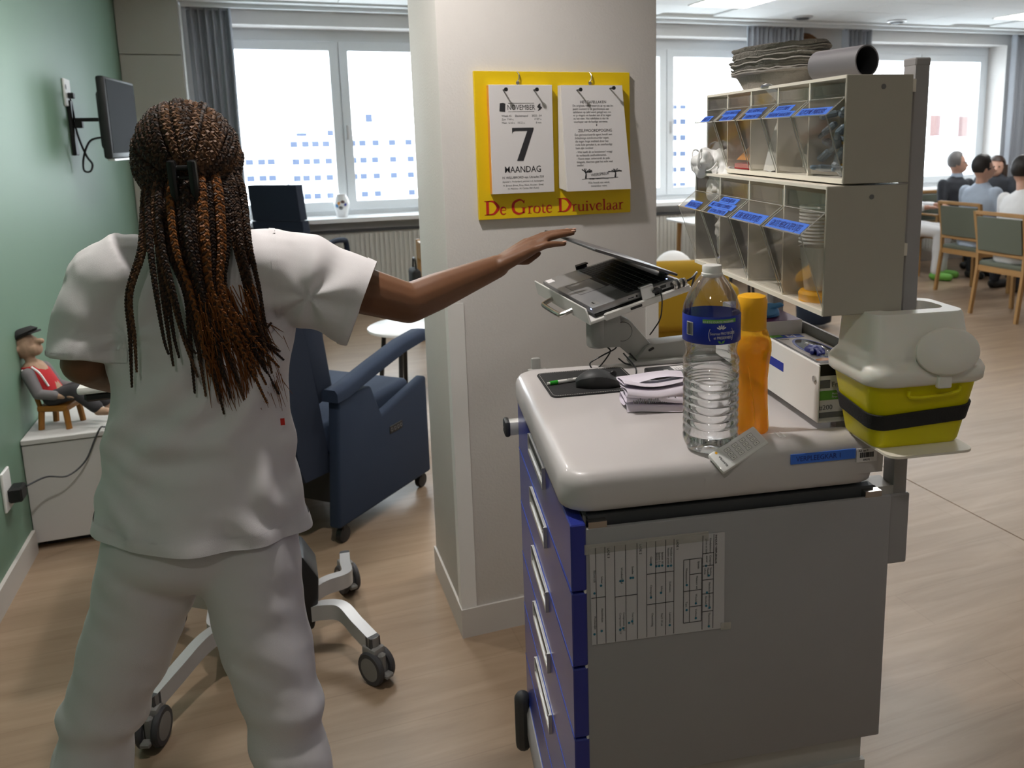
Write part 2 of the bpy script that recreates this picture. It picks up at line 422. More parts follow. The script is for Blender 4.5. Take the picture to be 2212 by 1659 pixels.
for (x0, x1, what) in ((-.3, 1.84, 'under the window beside the blue armchairs'), (2.95, 5.3, 'under the window behind the yellow armchair'), (6.4, 8.7, 'under the window behind the dining table')):
    t = thing('radiator', 'ribbed pale grey panel radiator ' + what, 'radiator', (x0, 7.885, 0), 0, 'panel radiators under the windows')
    wd = x1 - x0
    obj('panel', MB().box(0, wd, .02, .09, .14, .78), 'radiator', t)
    rb = MB()
    for k in range(int(wd / .045)): rb.box(.02 + k * .045, .042 + k * .045, .006, .02, .17, .75)
    o = obj('ribs', rb, 'radiator', t); o['kind'] = 'stuff'
    obj('top_grille', MB().box(-.01, wd + .01, 0, .1, .765, .785), 'dark_grey', t)
# pillar with calendar
struct('wall_pillar', MB().rbox(.493, 1.192, 2.424, 2.874, 0, 2.772, .006, 2), 'wall_white')
struct('baseboard_pillar', MB().box(.486, 1.199, 2.416, 2.424, 0, .1).box(.486, .493, 2.424, 2.88, 0, .1).box(1.192, 1.199, 2.424, 2.88, 0, .1), 'baseboard')
struct('trim_3', MB().box(.4885, .538, 2.4205, 2.424, .1, 1.11).box(.4895, .493, 2.424, 2.47, .1, 1.11), 'white_plastic')
struct('trim_4', MB().box(1.150, 1.1955, 2.4205, 2.424, .1, 1.11).box(1.192, 1.1955, 2.424, 2.47, .1, 1.11), 'white_plastic')
# tall wardrobe at the end of the green wall
t = thing('wardrobe', 'tall beige wardrobe at the end of the green wall', 'wardrobe', (-.98, 7.45, 0))
obj('body', MB().box(.005, .44, .02, .54, 0, 2.74), 'wall_beige', t)
obj('door', MB().box(.006, .448, 0, .02, .08, 2.295), 'wall_beige', t); obj('upper_door', MB().box(.006, .448, 0, .02, 2.303, 2.74), 'wall_beige', t)
obj('edge_shadow', MB().box(.442, .446, .02, .035, .08, 2.3), 'black', t)  # black strip painted for the shadow gap along the door edge
# curtains
def curtain(x0, x1, label, seed):
    random.seed(seed); n = 90; rings = []; t = thing('curtain', label, 'curtain', ((x0 + x1) / 2, 7.74, 0), 0, 'grey curtains at the windows')
    wd = x1 - x0; ph = random.random() * 6; folds = max(4, int(wd / .055))
    top = []; 
    mb = MB(); rows = [.06, .6, 1.2, 1.8, 2.3, 2.705]
    vs = []; 
    for z in rows:
        for i in range(n + 1):
            s = i / n; amp = .028 * (1 + .25 * math.sin(z * 2 + seed)); y = amp * math.sin(s * folds * 2 * PI + ph + .5 * math.sin(s * 9 + z)) + .012 * math.sin(s * 23 + seed)
            vs.append(((s - .5) * wd * (1 + .02 * math.sin(z * 3)), y, z))
    fs = [(r * (n + 1) + i, r * (n + 1) + i + 1, (r + 1) * (n + 1) + i + 1, (r + 1) * (n + 1) + i) for r in range(len(rows) - 1) for i in range(n)]
    m2 = len(vs); vs2 = [(x, y + .004, z) for x, y, z in vs]
    mb.add(vs, fs); mb.add(vs2, [f[::-1] for f in fs])
    obj('fabric', mb, 'curtain', t, 80)
    obj('heading_tape', MB().box(-wd / 2, wd / 2, -.012, .012, 2.69, 2.715), 'curtain', t)
curtain(-.49, -.15, 'dark grey pleated curtain between the beige wardrobe and the window', 1)
curtain(4.87, 5.53, 'wide grey curtain on the window side of the white wall pier', 2)
curtain(6.09, 6.45, 'narrow grey curtain between the white wall pier and the far window', 3)
curtain(8.56, 9.1, 'grey curtain beside the far white window reveal behind the seated woman', 4)
# round rattan wall ornament high on the pier
t = thing('wall_ornament', 'brown round woven ornament high on the white wall pier between curtains', 'ornament', (5.72, 7.96, 2.44))
bm_ = MB()
for k in range(7): bm_.tube([(math.cos(a) * (.05 + .03 * k), -.05 + .006 * k, math.sin(a) * (.05 + .03 * k)) for a in [2 * PI * i / 32 for i in range(32)]], .017, 6, True)
obj('woven_rings', bm_, 'rattan', t); obj('backing', MB().lathe([(.24, -.0), (.24, .02), (.1, .04)], 28, mtx=Matrix.Rotation(PI / 2, 4, 'X')), 'rattan', t)
# ------------------------------------------------------------------ buildings outside
def facade(name, label, x0, x1, y, z0, z1, depth, wins, wm='facade_glass', extra=None):
    t = thing(name, label, 'building', ((x0 + x1) / 2, y, z0)); cx = (x0 + x1) / 2
    obj('wall', MB().box(x0 - cx, x1 - cx, 0, depth, 0, z1 - z0), 'facade', t)
    obj('parapet', MB().box(x0 - cx - .2, x1 - cx + .2, -.2, .3, z1 - z0, z1 - z0 + .35), 'facade', t)
    for (x, z, w_, h_) in wins:
        wo = obj('window', MB().box(x - cx - w_ / 2, x - cx + w_ / 2, -.06, .0, z - z0 - h_ / 2, z - z0 + h_ / 2), wm, t)
        obj('window_sill', MB().box(x - cx - w_ / 2 - .1, x - cx + w_ / 2 + .1, -.25, 0, z - z0 - h_ / 2 - .15, z - z0 - h_ / 2), 'facade', wo)
    return t
W = []
for z, xs_ in ((1.3, (4.2, 5.7, 7.0, 8.4, 10.2, 11.9, 13.3, 15.1, 17.4, 19.7)), (-1.05, (4.3, 5.7, 7.0, 8.6, 10.3, 11.9, 13.3, 14.9, 17.4, 19.9)), (-3.3, (4.3, 5.5, 7.0, 8.6, 10.3, 11.9, 13.2, 15.0, 17.4, 19.8)), (-5.8, (4.0, 5.5, 6.8, 8.5, 10.3, 13.2, 15, 19.8))):
    W += [(x, z, 1.0, .85) for x in xs_]
t = facade('apartment_building', 'white apartment block with rows of small windows seen through the left window', 3.2, 23.5, 120, -22, 2.0, 12, W)
for (x, z0_, z1_, wd) in ((5.4, 24, 24.9, 1.4), (10, 24, 25.2, 2.2)): obj('roof_house', MB().box(x - 13.35 - wd / 2, x - 13.35 + wd / 2, 2, 4, z0_, z1_), 'facade_glass', t)
obj('roof_mast', MB().box(.6, .75, 3, 3.2, 24, 27.5).box(.9, 1.9, 3, 3.2, 26.2, 27.4), 'facade_glass', t)
W = [(x, z, 1.0, .8) for z in (-.9, -3.05, -5.4) for x in (-1.6, -.1, 1.1)]
facade('apartment_building', 'low white building wing with nine small windows beside the apartment block', -6, 2.6, 118, -22, .4, 12, W)
W = [(x, z, 1.1, 1.3) for z in (5.7, 3.5, 1.0, -1.6, -4.1, -6.6) for x in (62.0, 63.6)]
t = facade('apartment_building', 'white tower with stacked balconies seen through the middle window', 60.5, 84, 120, -22, 12, 12, W)
for z in (4.7, 2.3, -.2, -2.7, -5.2): obj('balcony', MB().box(60.7 - 72.25, 65.0 - 72.25, -1.4, 0, z + 22, z + 22 + .9), 'facade', t)
W = [(57.6, 2.0, 1.2, 1.9), (60.9, 1.9, 1.2, 1.9)]
t = facade('apartment_building', 'white gable building with two brown windows behind the seated people', 52, 64, 60, -22, 4.3, 10, W, 'facade_brown')
for k in range(4): obj('roof_rail', MB().box(-1.4, 5.2, .3, .38, 26.6 + .45 * k, 26.68 + .45 * k), 'facade_glass', t)
struct('floor_outside', MB().box(-60, 120, 8.6, 200, -22.3, -22), 'facade')
# recessed downlights, each with its own lamp
def downlight(x, y, power, label):
    t = thing('downlight', label, 'downlight', (x, y, 2.748), 0, 'recessed downlights')
    obj('ring', MB().lathe([(.075, .004), (.075, -.006), (.06, -.01), (.055, .002)], 28, cap=False), 'white_plastic', t)
    obj('lens', MB().lathe([(.055, .003), (.055, .001)], 24), 'lamp_disc', t)
    L = bpy.data.lights.new('downlight_lamp', 'SPOT'); L.energy = power; L.color = (1, .94, .89); L.spot_size = math.radians(150); L.spot_blend = .6; L.shadow_soft_size = .05
    o = bpy.data.objects.new('downlight_lamp', L); col.objects.link(o); o.parent = t; o.location = (0, 0, -.02)
downlight(.09, 1.76, 66, 'round recessed downlight in the ceiling before the pillar')
downlight(-.5, 3.4, 40, 'round recessed downlight in the ceiling beside the green wall television')
downlight(2.1, 3.2, 40, 'round recessed downlight in the ceiling past the pillar side')
downlight(-.35, -.2, 14, 'round fill downlight added in the ceiling along the green wall before the room end')  # unseen lamp added behind the camera as fill for the nurse's back
downlight(1.3, -1.2, 3, 'round fill downlight added in the ceiling near the back wall')  # weak unseen lamp added for fill from the camera side
downlight(3.2, .4, 14, 'round fill downlight added in the ceiling over the open floor past the cart')  # unseen lamp added to raise the fill from the right
# ------------------------------------------------------------------ nursing cart and everything on it
TH = math.radians(-9.3); OX, OY = .400, 1.148
def K(u, v, z=0): c, s = math.cos(TH), math.sin(TH); return (OX + u * c - v * s, OY + u * s + v * c, z)
ZT = 1.075
cart = thing('nursing_cart', 'grey and blue nursing cart with five drawers in front of the pillar', 'cart', K(0, 0, 0), TH)
# body carcass
obj('carcass', MB().box(.035, .53, .02, .62, .24, 1.0), 'cart_frame', cart)
obj('plinth', MB().rbox(.0, .55, 0.0, .64, .14, .24, .02, 2), 'cart_side', cart)
# moulded worktop with rounded edge, and the raised lip along the front right
bm = bmesh.new()
def ring_top(w0, w1, d0, d1, r, z): return [bm.verts.new((x, y, z)) for x, y in rrect(w1 - w0, d1 - d0, r, 6, (w0 + w1) / 2, (d0 + d1) / 2)]
R_ = [ring_top(.0 + i, .555 - i, .0 + i, .64 - i, rr, z) for (i, rr, z) in ((.012, .045, 1.008), (.002, .05, 1.013), (0, .052, 1.022), (0, .052, 1.052), (.003, .05, 1.062), (.009, .046, 1.070), (.018, .04, ZT - .001), (.03, .035, ZT))]
for a_, b_ in zip(R_[:-1], R_[1:]):
    for k in range(len(a_)): bm.faces.new((a_[k], a_[(k + 1) % len(a_)], b_[(k + 1) % len(a_)], b_[k]))
bm.faces.new(R_[-1]); bm.faces.new(R_[0][::-1])
mb = MB().bm(bm)
top = obj('worktop', mb, 'cart_top', cart, 60)
rings = []
for (u_, h) in ((.235, .0), (.26, .004), (.285, .012), (.31, .020), (.335, .025), (.37, .027), (.50, .027), (.535, .024), (.553, .010)):
    zt = ZT - .004 + h; rings.append([(u_, .0, 1.03), (u_, -.001, zt - .022), (u_, .004, zt - .010), (u_, .014, zt - .002), (u_, .028, zt), (u_, .045, zt - .001), (u_, .062, zt - .006), (u_, .085, ZT - .006), (u_, .085, 1.03)])
obj('raised_lip', MB().loft(rings), 'cart_top', cart, 60)
obj('cast_mark', MB().box(.376, .379, .025, .05, 1.0978, 1.0984).box(.386, .3875, .025, .05, 1.0978, 1.0984), 'white_gloss', cart)
# front service panel (hangs on two clips) and lower skirt
pn = obj('front_panel', MB().rbox(.030, .566, -.012, -.002, .53, .990, .003, 2), 'cart_side', cart)
obj('panel_edge', MB().rbox(.0285, .0325, -.013, .006, .53, .992, .0012, 1), 'white_plastic', pn)
obj('skirt', MB().box(.06, .545, .012, .022, .30, .528).box(.05, .55, .004, .014, .26, .47), 'cart_frame', cart)
for u_ in (.535,): obj('screw', MB().cyl((u_, .001, .445), (u_, .006, .445), .005, 10), 'steel', cart)
for u_ in (.05, .53): obj('clip', MB().box(u_ - .012, u_ + .018, -.01, .012, .985, 1.0), 'steel', cart)
obj('gap_shadow_strip', MB().box(.04, .54, .004, .02, .97, 1.005), 'dark_grey', cart)  # dark strip stands in for the shade in the gap under the worktop
# drawers on the left side
ZS = [1.003, .885, .752, .622, .488, .35, .24]
for k in range(6):
    z1, z0 = ZS[k] - .003, ZS[k + 1] + .001
    d = obj('drawer', MB().rbox(.008, .033, -.014, .63, z0, z1, .002, 1), 'drawer_blue', cart)
    obj('drawer_edge', MB().box(.0072, .0082, -.013, .629, z0 + .0005, z0 + .0025), 'drawer_edge', d)
    if k < 5:
        zc = z1 - .012 if k else .975
        # aluminium grip: flat back plate with a lipped scoop
        h = MB(); v0, v1 = .235, .42; zt, zb = z1 - .006, z1 - .043
        h.box(.0045, .0085, v0, v1, zb, zt); h.box(.0015, .0065, v0, v1, zb - .003, zb + .006); h.box(.0015, .008, v0 - .003, v0, zb - .003, zt + .002); h.box(.0015, .008, v1, v1 + .003, zb - .003, zt + .002); h.box(.0035, .0085, v0, v1, zt - .002, zt + .002)
        hd = obj('handle', h, 'alu', d); obj('handle_recess', MB().box(.004, .0046, v0 + .002, v1 - .002, zt - .016, zt - .002), 'dark_grey', d)
        obj('screw', MB().cyl((.0040, v0 + .03, zb + .014), (.0046, v0 + .03, zb + .014), .002, 8), 'dark_grey', d)
# side push rail at the back left, bumper and castors
obj('push_rail', MB().tube([(-.012, .655, .93), (-.012, .67, .93), (.1, .67, .935), (.45, .67, .935)], .013, 10).rbox(-.02, .03, .632, .66, .915, .948, .004), 'white_plastic', cart)
obj('rail_cap', MB().rbox(-.024, -.010, .628, .672, .912, .95, .006), 'dark_grey', cart)
obj('rear_bracket', MB().rbox(.045, .066, .64, .655, 1.0, 1.095, .004).rbox(.035, .08, .63, .65, 1.0, 1.07, .004), 'arm_grey', cart)
obj('bumper', MB().limb((-.008, .60, .13), (-.008, .60, .25), .020, .020, 10), 'dark_grey', cart)
for (u_, v_) in ((.05, .05), (.5, .05), (.05, .58), (.5, .58)):
    c = obj('castor', MB().rbox(u_ - .02, u_ + .02, v_ - .03, v_ + .03, .08, .145, .01), 'wheel_grey', cart)
    obj('wheel', MB().lathe([(.02, -.016), (.058, -.014), (.06, 0), (.058, .014), (.02, .016)], 22, mtx=Matrix.Translation((u_, v_ + .01, .06)) @ Matrix.Rotation(PI / 2, 4, 'Y')), 'tyre', c)
# posts and cross bars that carry the bins
for v_ in (.004, .5):
    p = obj('post', MB().rbox(.578, .604, v_, v_ + .034, .86, 1.71, .003, 2), 'post_grey', cart)
    obj('post_cap', MB().rbox(.5775, .6045, v_ - .0006, v_ + .0346, 1.70, 1.713, .002, 1), 'post_grey', p)
    obj('post_socket', MB().rbox(.558, .609, v_ - .004, v_ + .05, .855, .985, .003, 1), 'cart_side', cart)
for z_ in (1.66, 1.40): obj('cross_bar', MB().box(.556, .5778, -.0, .55, z_, z_ + .02), 'cream', cart)
for v_ in (.005, .5): obj('side_bracket', MB().box(.53, .58, v_, v_ + .045, .93, 1.0), 'cart_frame', cart)
obj('inner_rail', MB().box(.572, .578, .04, .5, 1.095, 1.215), 'post_grey', cart)
for v_ in (.1, .5): obj('rail_foot', MB().box(.52, .575, v_, v_ + .02, ZT, 1.0925), 'post_grey', cart)
obj('slim_bar', MB().box(.583, .590, .196, .206, 1.08, 1.35).box(.556, .59, .196, .206, 1.345, 1.352), 'post_grey', cart)
# labels on the front
tp = obj('tape_label', MB().box(.383, .500, -.0035, -.0015, 1.060, 1.077), 'tape_blue', cart)
lettering('VERPLEEGKAR 1', .0125, 'tape_ink', cart, frame((.392, -.0037, 1.0645), (1, 0, 0), (0, 0, 1)), sx=.92)
st = obj('inventory_sticker', MB().box(.502, .540, -.0035, -.0015, 1.052, 1.076), 'paper', cart)
bc = MB(); random.seed(3); x = .508
while x < .532:
    w_ = random.choice((.0006, .0012)); bc.box(x, x + w_, -.0042, -.0035, 1.060, 1.069); x += w_ + random.choice((.0006, .001))
obj('barcode', bc, 'ink', cart); lettering('AZ Jan P.', .005, 'ink', cart, frame((.505, -.0037, 1.0705), (1, 0, 0), (0, 0, 1))); lettering('09070', .005, 'ink', cart, frame((.514, -.0037, 1.054), (1, 0, 0), (0, 0, 1)))
# taped paper plan of the drawers, print turned a quarter
sh = thing('taped_paper', 'white sheet with drawer contents table taped sideways to the cart panel', 'paper', K(.152, -.0135, .874), TH)
PW, PH = .228, .172
obj('sheet', MB().add([(-.114, -.0006, .085), (.113, -.0006, .086), (.114, -.0006, -.087), (-.112, -.0006, -.085), (-.114, 0, .085), (.113, 0, .086), (.114, 0, -.087), (-.112, 0, -.085)], [(0, 3, 2, 1), (4, 5, 6, 7), (0, 1, 5, 4), (1, 2, 6, 5), (2, 3, 7, 6), (3, 0, 4, 7)]), 'paper_shaded', sh, 0)
obj('tape_strip', MB().box(-.122, .085, -.001, -.0006, .074, .091), 'lid_clear', sh); obj('tape_strip', MB().box(.108, .126, -.0012, -.0007, -.09, -.077), 'lid_clear', sh)
ln = MB()
def vline(x, a=-.084, b=.084): ln.box(x - .0004, x + .0004, -.0013, -.0006, a, b)
def hline(z, a, b): ln.box(a, b, -.0013, -.0006, z - .0004, z + .0004)
for x in (-.104, -.089, -.073, -.055, -.036, -.020, -.005, .012, .026, .075, .094): vline(x)
vline(.0425, -.068, .045); vline(.053, -.068, .045); vline(.0735, -.068, .045); hline(.045, .0425, .0735); hline(-.068, .0425, .0735); hline(-.011, .0425, .0735); hline(.018, .053, .0735); hline(-.04, .053, .0735)
for z in (.052, .03, .005, -.02, -.052): hline(z, .075, .094)
for z in (.028, -.026): hline(z, -.020, .026)
hline(-.005, -.073, -.036); hline(-.002, -.112, -.089)
obj('table_lines', ln, 'ink', sh, 0)
def vtext(s, x, z, size=.0055, m='ink_grey'): lettering(s, size, m, sh, frame((x, -.0008, z), (0, 0, -1), (1, 0, 0)))
for (s, x, z) in (('INHOUD VERPLEEGKAR', .0965, .083), ('Kleefpleisters', .087, .078), ('groot en klein', .080, .078), ('Compres', .087, .048), ('steriel', .081, .048), ('Spuiten', .088, .026), ('Naalden', .083, .026), ('infuus', .078, .026), ('Handschoenen', .086, .0), ('Ontsmetting', .086, -.024), ('Alcohol', .080, -.024), ('Thermometer', .086, -.055),
                  ('LADE 1', .030, .082, ), ('LADE 2', -.032, .082), ('LADE 3', -.085, .082), ('Spatels', .067, .040), ('Wattenstaven', .046, .030), ('Pleisters wit', .064, .014), ('Windels', .063, -.018), ('Verband', .063, -.045), ('Tape', .046, -.030),
                  ('Naalden zwart', .020, .070), ('Naalden groen', .015, .070), ('Spuiten 10 cc', .005, .064), ('Spuiten 5 cc', 0, .064), ('Spuiten 2 cc', -.004, .064), ('Gaasjes', -.014, .058), ('Katheters', .018, .010), ('Infuus', .004, .004), ('Opvangzak', -.014, .008), ('Lancetten', .018, -.045), ('NaCl 10 ml', .004, -.045), ('Ontsmetting', -.012, -.042),
                  ('Sondes', -.045, .045), ('Wondverband', -.063, .045), ('Tourniquet', -.045, -.036), ('Compressen 5x5', -.060, -.034), ('Compressen 10x10', -.066, -.034), ('Schaar', -.096, .034), ('Blauwe zak', -.108, .046), ('Handdoeken', -.096, -.022), ('Washandjes', -.108, -.034)): vtext(s, x, z, .0048 if not s.startswith('LADE') else .0056, 'ink' if s.isupper() else 'ink_grey')
dt = MB(); random.seed(5)
for (x, z) in ((.081, .030), (.086, .012), (.083, -.018), (.082, -.042), (.088, -.046), (.087, -.080), (.064, -.035), (.064, -.062), (.048, 0), (.048, -.045), (.021, .038), (.016, .038), (.006, .04), (.001, .04), (-.004, .04), (-.013, .044), (.004, -.008), (-.013, -.014), (.019, -.068), (-.043, .025), (-.047, .025), (-.060, .022), (-.064, .022), (-.045, -.052), (-.050, -.054), (-.060, -.062), (-.065, -.064), (-.096, .018), (-.107, .006), (-.096, -.062), (-.108, -.066)):
    dt.lathe([(.0021, 0), (.0021, .0004)], 8, mtx=frame((x, -.0007, z), (1, 0, 0), (0, 0, 1)))
obj('coloured_dots', dt, 'ink_teal', sh, 0)

# ---------------- tip-out bin cabinets
def cabinet(label, u0, u1, v0, v1, z0, z1, n, outl, tapes):
    t = thing('bin_cabinet', label, 'storage cabinet', K(u0, v0, z0), TH, 'cream tip-out bin cabinets')
    D_, L_, H_ = u1 - u0, v1 - v0, z1 - z0; th = .005
    sh_ = MB().box(0, D_, 0, L_, 0, th * 1.6).box(0, D_, 0, L_, H_ - th, H_).box(D_ - .003, D_, 0, L_, th, H_ - th)
    obj('shell', sh_, 'cream', t, 0)
    e = obj('end_panel', MB().rbox(0, D_, -.001, .004, 0, H_, .001, 1), 'cream_shaded', t); obj('screw_hole', MB().cyl((D_ * .55, -.0016, H_ - .018), (D_ * .55, -.0008, H_ - .018), .004, 10), 'ink_grey', e)
    obj('end_panel', MB().rbox(0, D_, L_ - .004, L_ + .001, 0, H_, .001, 1), 'cream_shaded', t)
    pw = L_ / n
    for k in range(1, n): obj('divider', MB().box(.001, D_ - .003, k * pw - .002, k * pw + .002, .008, H_ - th), 'cream', t)
    for k in range(n):
        a, b = k * pw + .004, (k + 1) * pw - .004
        zl, zk = H_ * .64, H_ * .80   # lip and knee heights
        prof = [(0.002, .012), (-outl, zl), (-outl + .002, zl + .0015), (.001, zk), (.001, H_ - .012)]
        q = MB()
        for (p0, p1) in zip(prof[:-1], prof[1:]):
            q.add([(p0[0], a, p0[1]), (p0[0], b, p0[1]), (p1[0], b, p1[1]), (p1[0], a, p1[1]), (p0[0] + .0016, a, p0[1]), (p0[0] + .0016, b, p0[1]), (p1[0] + .0016, b, p1[1]), (p1[0] + .0016, a, p1[1])], [(0, 3, 2, 1), (4, 5, 6, 7), (0, 1, 5, 4), (2, 3, 7, 6), (0, 4, 7, 3), (1, 2, 6, 5)])
        for s_ in (a, b - .0014):   # clear side cheeks
            pts = [(x, z) for x, z in prof] + [(.02, H_ - .012), (D_ * .5, .012)]
            q.prism(pts, 0, .0014, Matrix(((1, 0, 0, 0), (0, 0, 1, s_), (0, 1, 0, 0), (0, 0, 0, 1))))
        # framed finger window at the top
        q.box(-.001, .001, a + .014, b - .014, zk + .004, zk + .0055).box(-.001, .001, a + .014, a + .0155, zk + .004, H_ - .014).box(-.001, .001, b - .0155, b - .014, zk + .004, H_ - .014)
        bn = obj('bin', q, 'clear_plastic', t, 0)
        rm = MB()
        for y_ in (a + .0006, b - .0006): rm.tube([(x_, y_, z_) for x_, z_ in prof], .0009, 4)
        rm.tube([(-outl, a, zl), (-outl, b, zl)], .0013, 5).tube([(.0, a, zk), (.0, b, zk)], .0008, 4)
        o_ = obj('bin_edge_highlight', rm, 'bin_highlight', bn, 30)  # hazy rods added to imitate white highlights along the clear edges
        sl = V((-outl + .002 - .001, 0, zl - zk)); sl = V((-(outl - .001), 0, -(zk - zl))).normalized(); slen = math.hypot(outl, zk - zl)
        txt = tapes[k]
        hh = slen * (.45 if len(txt) == 1 else .38 if len(txt) == 2 else .30)
        for i, s in enumerate(txt[::-1]):
            off = slen - hh * (i + 1) * 1.04
            base = V((.001, 0, zk)) + sl * (slen - hh * i * 1.04)
            wl = min((b - a) * .92, .012 + .0056 * len(s)) if len(txt) == 1 or i == len(txt) - 1 - 0 else min((b - a) * .9, .012 + .0056 * len(s))
            mid = (a + b) / 2 + (.006 if i % 2 else -.002)
            fr = frame(base + V((-.0012, mid + wl / 2, .0006)), (0, -1, 0), -sl)
            obj('label_tape', MB().box(0, wl, 0, hh, 0, .0003, mtx=fr), 'tape_blue', bn, 0)
            lettering(s, hh * .85, 'tape_ink', bn, fr @ Matrix.Translation((wl * .06, hh * .22, .0005)), sx=min(1.0, wl * .88 / (len(s) * hh * .85 * .58)))
    return t
low = cabinet('lower cream cabinet with four clear tip-out bins above the glove boxes', .417, .554, -.028, .572, 1.314, 1.518, 4, .040, [['GROTE MEDICATIEPOTJES'], ['KLEINE MEDICATIEPOTJES'], ['PILLENSNIJDER', 'NIET-STERIELE COMPRES', 'SATURATIEMETER'], ['MONDMASKERS']])
upp = cabinet('upper cream cabinet with five clear tip-out bins under the pulp trays', .443, .554, -.028, .572, 1.521, 1.685, 5, .030, [['GLYCEMIE PRIKKERS'], ['TESTSTRIPS', 'INSULINE NAALDEN'], ['BESCHERMHOES', 'THERMOMETER'], ['RODE NAALDEN', 'ORANJE DOP'], ['UNISTIX']])
# contents of the upper bins
def kobj(name, mb, m, label, cat, u, v, z, group=None, rz=0, **kw):
    return obj(name, mb, m, None, loc=K(u, v, z), rz=TH + rz, label=label, cat=cat, group=group, **kw)
random.seed(11)
for k in range(30):
    yel = k % 4 == 1
    ln_ = .030 if not yel else .02
    z = 1.541 + (k // 6) * .021 + random.random() * .004; u_ = .462 + (k % 2) * .03 + random.random() * .01; v_ = -.006 + ((k // 2) % 3) * .036 + random.random() * .008
    t = thing('lancet', 'yellow lancet among the blue-grey ones in the clear upper bin' if yel else 'blue-grey finger-prick lancet heaped in the clear upper bin', 'lancet', K(u_, v_, z), random.random() * 6.28, 'yellow lancets in the upper bin' if yel else 'blue-grey lancets in the upper bin')
    tilt = Matrix.Rotation(random.uniform(-.7, .7), 4, 'Y') @ Matrix.Rotation(random.uniform(-.4, .4), 4, 'X')
    obj('body', MB().rbox(-ln_ / 2, ln_ / 2, -.007, .007, -.005, .005, .003, 1, mtx=tilt), 'lancet_yellow' if yel else 'lancet_blue', t)
    obj('cap', MB().limb((ln_ / 2, 0, 0), (ln_ / 2 + .009, 0, 0), .0045, .004, 8, 2), 'lancet_yellow' if yel else 'lancet_blue', t).matrix_local = tilt
def crumple(mb, amp, sc_, seed):
    mb.v = [tuple(V(p) + V(noise.noise_vector(V(p) * sc_ + V((seed, seed * 2, 0)))) * amp) for p in mb.v]; return mb
kobj('plastic_bag', crumple(MB().ball((0, 0, .03), .045, .75, .95, .8, 18, 12), .012, 50, 3), 'wet_wipe', 'crumpled white wrapped strips with blue print in an upper bin', 'packets', .500, .142, 1.534)
o = kobj('plastic_bag', crumple(MB().loft([MB().ering((0, 0, 0), .040, .048), MB().ering((0, 0, .05), .034, .04), MB().ering((0, .0, .1), .018, .02), MB().ering((-.012, 0, .13), .012, .012), MB().ering((-.035, 0, .152), .012, .02), MB().ering((-.05, 0, .156), .004, .02)]), .006, 60, 8), 'wet_wipe', 'white bag hanging out over the edge of a clear upper bin', 'bag', .492, .266, 1.531)
for (du, dv, dz) in ((-.03, .0, .045), (-.028, -.022, .04)): pass
kobj('card_wedge', MB().prism([(0, 0), (.08, 0), (.08, .05), (.03, .028)], -.035, .035, Matrix.Rotation(PI / 2, 4, 'X')), 'print_orange', 'orange folded packet wedge in an upper bin', 'packet', .452, .385, 1.548)
kobj('card_wedge', MB().prism([(0, 0), (.085, 0), (.085, .018), (0, .01)], -.045, .045, Matrix.Rotation(PI / 2, 4, 'X')), 'red_cloth', 'red packet at the bottom of an upper bin', 'packet', .452, .385, 1.530)
kobj('card_wedge', MB().prism([(0, 0), (.085, 0), (.085, .075), (.06, .055)], -.04, .04, Matrix.Rotation(PI / 2, 4, 'X')), 'paper', 'white printed packet standing in the end upper bin', 'packet', .452, .512, 1.530)
# lower bins
for (v_, h_, lab, nn) in ((.045, .14, 'tall stack of nested clear medicine cups in a lower bin', 12),):
    t = thing('cup_stack', lab, 'cups', K(.452, v_ + .015, 1.341), TH)
    pr_ = [(.019, 0), (.024, .055)]
    for k in range(nn):
        if k == 0: obj('cup', MB().lathe([(.021, 0), (.030, .072), (.032, .073)], 22, cap=False), 'cup_milky', t)
        else: obj('cup', MB().lathe([(.0285, .073 + k * .0058), (.0325, .0735 + k * .0058), (.0315, .0765 + k * .0058)], 22, cap=False), 'cup_milky', t)
kobj('pot_lid', MB().lathe([(.033, 0), (.034, .012), (.031, .017)], 24), 'orange', 'flat orange pot lid under the stacked cups in a lower bin', 'lid', .456, .060, 1.3225)
t = thing('cup_stack', 'short tilted stack of small clear cups in a lower bin', 'cups', K(.468, .195, 1.350), TH)
for k in range(6): obj('cup', MB().lathe([(.020, k * .007), (.027, .045 + k * .007), (.029, .0455 + k * .007)], 18, cap=False, mtx=Matrix.Rotation(.9, 4, 'X')), 'cup_milky', t)
kobj('small_box', MB().rbox(-.03, .03, -.045, .045, 0, .03, .002, 1, mtx=Matrix.Rotation(.5, 4, 'X')), 'box_print_blue', 'dark blue small carton lying in a lower bin', 'carton', .49, .34, 1.346)
kobj('small_box', MB().rbox(-.03, .03, -.02, .02, 0, .07, .002, 1), 'paper', 'white small carton standing in a lower bin', 'carton', .49, .29, 1.3225)
t = thing('tube_bottle', 'white squeeze tube with green pointed tip in a lower bin', 'tube', K(.475, .30, 1.406), TH)
obj('body', MB().limb((0, -.03, 0), (0, .02, .004), .008, .008, 12), 'white_plastic', t); obj('tip', MB().limb((0, .03, .005), (0, .052, .009), .006, .002, 10), 'print_green', t)
t = thing('face_masks', 'white disposable face masks bulging from the end lower bin', 'masks', K(.455, .50, 1.3225), TH)
random.seed(31)
def crumpled(blobs, voxel, amp, seed):
    q = MB()
    for c_, r_, e_ in blobs: q.ball(c_, r_, *e_, 12, 8)
    return remesh(q, voxel, 1, 'mask_pile', lambda p: amp * (abs(noise.noise(V(p) * 38 + V((seed, 0, 0)))) * 2 - .5) + amp * .6 * noise.noise(V(p) * 80 + V((0, seed, 0))))
bl = [((.02 - .012 * (z_ > .14), random.uniform(-.02, .02), z_), .045, (.85, 1.15, .8)) for z_ in (.04, .08, .12, .16, .19)]
